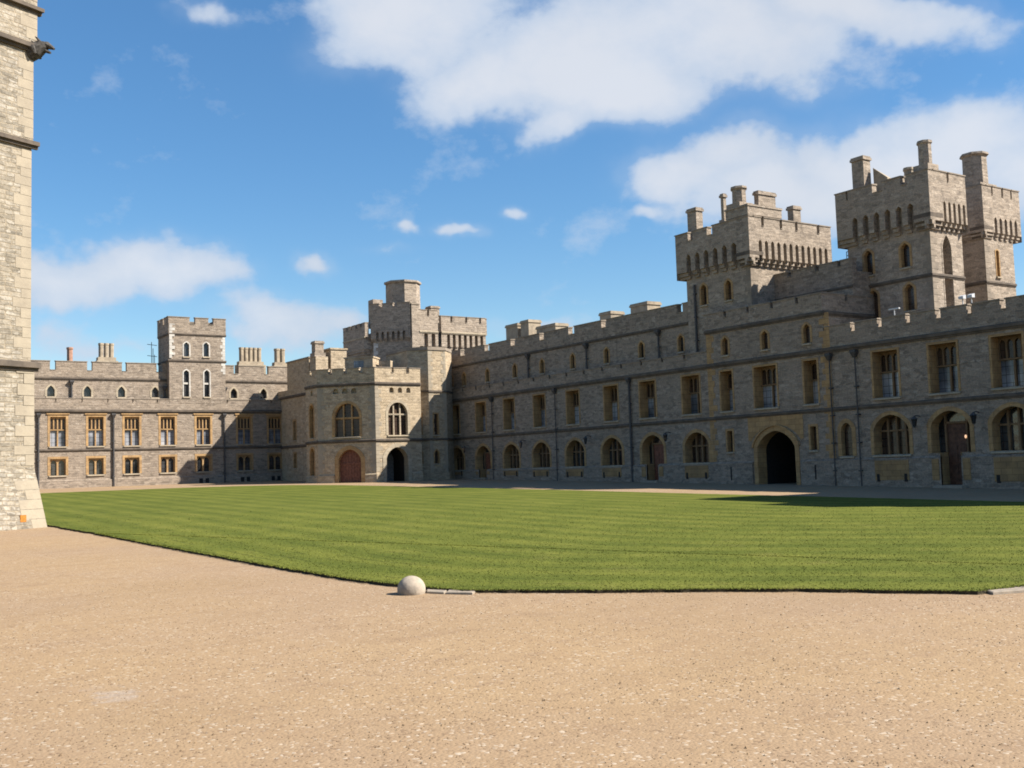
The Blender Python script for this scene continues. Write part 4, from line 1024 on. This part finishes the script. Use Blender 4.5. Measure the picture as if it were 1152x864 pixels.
# ------------------------------------------------------------------ sky, sun, camera
SUN = Vector((1.05, -1.0, 1.24))            # towards the sun
def world():
    w = bpy.data.worlds.new('World'); SC.world = w; w.use_nodes = True
    nt = NT(w.node_tree); bg = w.node_tree.nodes['Background']
    sky = nt.n.new('ShaderNodeTexSky'); sky.sky_type = 'NISHITA'; sky.sun_disc = False
    sky.sun_elevation = math.atan2(SUN.z, math.hypot(SUN.x, SUN.y)); sky.sun_rotation = math.atan2(SUN.x, SUN.y)
    sky.altitude = 0; sky.air_density = AIR; sky.dust_density = DUST; sky.ozone_density = OZONE
    d = nt.n.new('ShaderNodeTexCoord').outputs['Generated']
    wn = nt.noise(d, 5.0, 5, .6); warp = nt.vmath('MULTIPLY', nt.vmath('SUBTRACT', wn.outputs['Color'], (.5, .5, .5)), (.16, .16, .10))
    dw = nt.vmath('ADD', d, warp)
    tot = None
    for (c, ang, ra, rb, amp) in CLOUDS:
        mp = nt.n.new('ShaderNodeMapping'); mp.vector_type = 'TEXTURE'; nt.l.new(dw, mp.inputs[0])
        mp.inputs[1].default_value = c
        el = math.asin(c[2]); az = math.atan2(c[1], c[0])
        # local axes: x = viewing direction, y = sideways, z = up
        e = (Matrix.Rotation(az, 3, 'Z') @ Matrix.Rotation(-el, 3, 'Y') @ Matrix.Rotation(ang, 3, 'X')).to_euler()
        mp.inputs[2].default_value = e; mp.inputs[3].default_value = (.5, ra, rb)
        f = nt.ramp(nt.vmath('LENGTH', mp.outputs[0]), 1.6, 0., 0, amp)
        tot = f if tot is None else nt.math('SMOOTH_MAX', tot, f, .35)
    fb = nt.noise(nt.vmath('MULTIPLY', d, (1, 1, 1.5)), 8.0, 10, .62)
    den = nt.math('ADD', tot, nt.math('MULTIPLY', nt.math('SUBTRACT', fb.outputs[0], .5), 1.15))
    cov = nt.ramp(den, .26, .68); core = nt.ramp(den, .50, 1.1)
    haze = nt.math('MULTIPLY', nt.ramp(tot, .0, .6), .30)
    cov = nt.math('MULTIPLY', cov, nt.ramp(tot, .05, .3))
    cov = nt.math('MAXIMUM', nt.math('MULTIPLY', cov, .9), haze)
    shade = nt.noise(d, 3.0, 4, .5)
    cc = nt.mix(core, c4(CL_THIN), c4(CL_CORE)); cc = nt.mix(nt.ramp(shade.outputs[0], .4, .7, 0, .35), cc, c4([x * .8 for x in CL_CORE]))
    hue = nt.n.new('ShaderNodeHueSaturation'); nt.l.new(sky.outputs[0], hue.inputs['Color']); hue.inputs['Saturation'].default_value = SKY_SAT; hue.inputs['Value'].default_value = 1.0
    nt.l.new(nt.mix(cov, hue.outputs[0], cc), bg.inputs['Color'])
    bg.inputs['Strength'].default_value = SKY_STR
CLOUDS = [  # direction, tilt, half width, half height, density
    ((0.4497, 0.8028, 0.3916), -0.209, 0.109, 0.0467, 1.0),
    ((0.5158, 0.7777, 0.3594), -0.279, 0.1027, 0.0395, 1.05),
    ((0.5677, 0.7418, 0.357), 0.035, 0.1183, 0.0489, 1.1),
    ((0.6193, 0.7065, 0.3426), 0.244, 0.1024, 0.0409, 1.1),
    ((0.6711, 0.6479, 0.3604), 0.314, 0.139, 0.0479, 1.1),
    ((0.7309, 0.5719, 0.3723), 0.314, 0.1347, 0.0299, 1.0),
    ((0.5751, 0.754, 0.3174), -0.227, 0.0399, 0.0255, 0.9),
    ((0.6004, 0.7062, 0.3751), 0.035, 0.1561, 0.0468, 1.0),
    ((0.4065, 0.8192, 0.4045), 0.035, 0.054, 0.0308, 0.75),
    ((0.6982, 0.6338, 0.3329), 0.209, 0.0387, 0.0247, 0.85),
    ((0.672, 0.6942, 0.258), 0.175, 0.067, 0.0335, 1.0),
    ((0.7056, 0.6557, 0.2687), 0.035, 0.0551, 0.0315, 0.9),
    ((0.737, 0.635, 0.2315), 0.035, 0.1021, 0.0393, 1.05),
    ((0.7809, 0.5742, 0.2459), 0.175, 0.0994, 0.0428, 1.05),
    ((0.816, 0.5209, 0.2507), 0.035, 0.0819, 0.0372, 1.0),
    ((0.8468, 0.4871, 0.2138), -0.14, 0.066, 0.044, 0.95),
    ((0.6623, 0.7152, 0.2234), 0.035, 0.0274, 0.0105, 0.6),
    ((0.713, 0.6659, 0.2197), 0.035, 0.0636, 0.0238, 0.75),
    ((0.5467, 0.8022, 0.2399), 0.14, 0.022, 0.0098, 0.7),
    ((0.5043, 0.8333, 0.2264), 0.105, 0.0244, 0.0114, 0.7),
    ((0.4661, 0.8547, 0.2286), 0.035, 0.0146, 0.0097, 0.6),
    ((0.3893, 0.8997, 0.1976), 0.105, 0.0306, 0.0145, 0.75),
    ((0.2446, 0.9533, 0.1772), -0.035, 0.0929, 0.0263, 0.92),
    ((0.189, 0.967, 0.1708), 0.035, 0.0606, 0.0318, 0.9),
    ((0.3052, 0.9346, 0.1825), 0.035, 0.03, 0.0118, 0.65),
    ((0.3762, 0.9157, 0.1414), 0.105, 0.0927, 0.0242, 0.75),
    ((0.4306, 0.8904, 0.1474), 0.035, 0.0407, 0.0195, 0.7),
    ((0.5619, 0.8162, 0.1342), 0.035, 0.0658, 0.0123, 0.7),
    ((0.2324, 0.9655, 0.1174), 0.035, 0.0541, 0.0108, 0.5),
    ((0.2791, 0.8784, 0.3879), 0.384, 0.0181, 0.0196, 0.55),
    ((0.4521, 0.8671, 0.2092), 0.035, 0.0325, 0.0065, 0.4),
    ((0.1832, 0.9739, 0.134), 0.035, 0.0303, 0.0152, 0.5)]

AIR, DUST, OZONE, SKY_SAT, SKY_STR = 1.0, .35, 1.6, 1.44, .068
CL_THIN, CL_CORE = (3.8, 4.4, 5.3), (5.0, 5.2, 5.6)
world()
sl = bpy.data.lights.new('sun', 'SUN'); sl.energy = 5.0; sl.angle = math.radians(.5); sl.color = (1.0, .93, .82)
so = bpy.data.objects.new('sun', sl); COL.objects.link(so); so.rotation_euler = SUN.to_track_quat('Z', 'Y').to_euler(); so.location = (80, -60, 90)

cam = bpy.data.cameras.new('camera'); co = bpy.data.objects.new('camera', cam); COL.objects.link(co)
r, u, f = (.83218265, -.55359827, -.03163842), (-.01659809, -.08190126, .99650223), (.55425313, .82874673, .07734548)
co.matrix_world = Matrix(((r[0], u[0], -f[0], 0), (r[1], u[1], -f[1], 0), (r[2], u[2], -f[2], 2.86), (0, 0, 0, 1)))
cam.sensor_width = 36; cam.lens = 1213.18 / 1152 * 36; cam.clip_start = .1; cam.clip_end = 5000
SC.camera = co
SC.cycles.filter_width = 1.8
SC.render.resolution_x, SC.render.resolution_y = 1024, 768
vs = SC.view_settings; vs.view_transform = 'Standard'; vs.look = 'None'; vs.gamma = 1; vs.use_curve_mapping = False; vs.exposure = 1.2
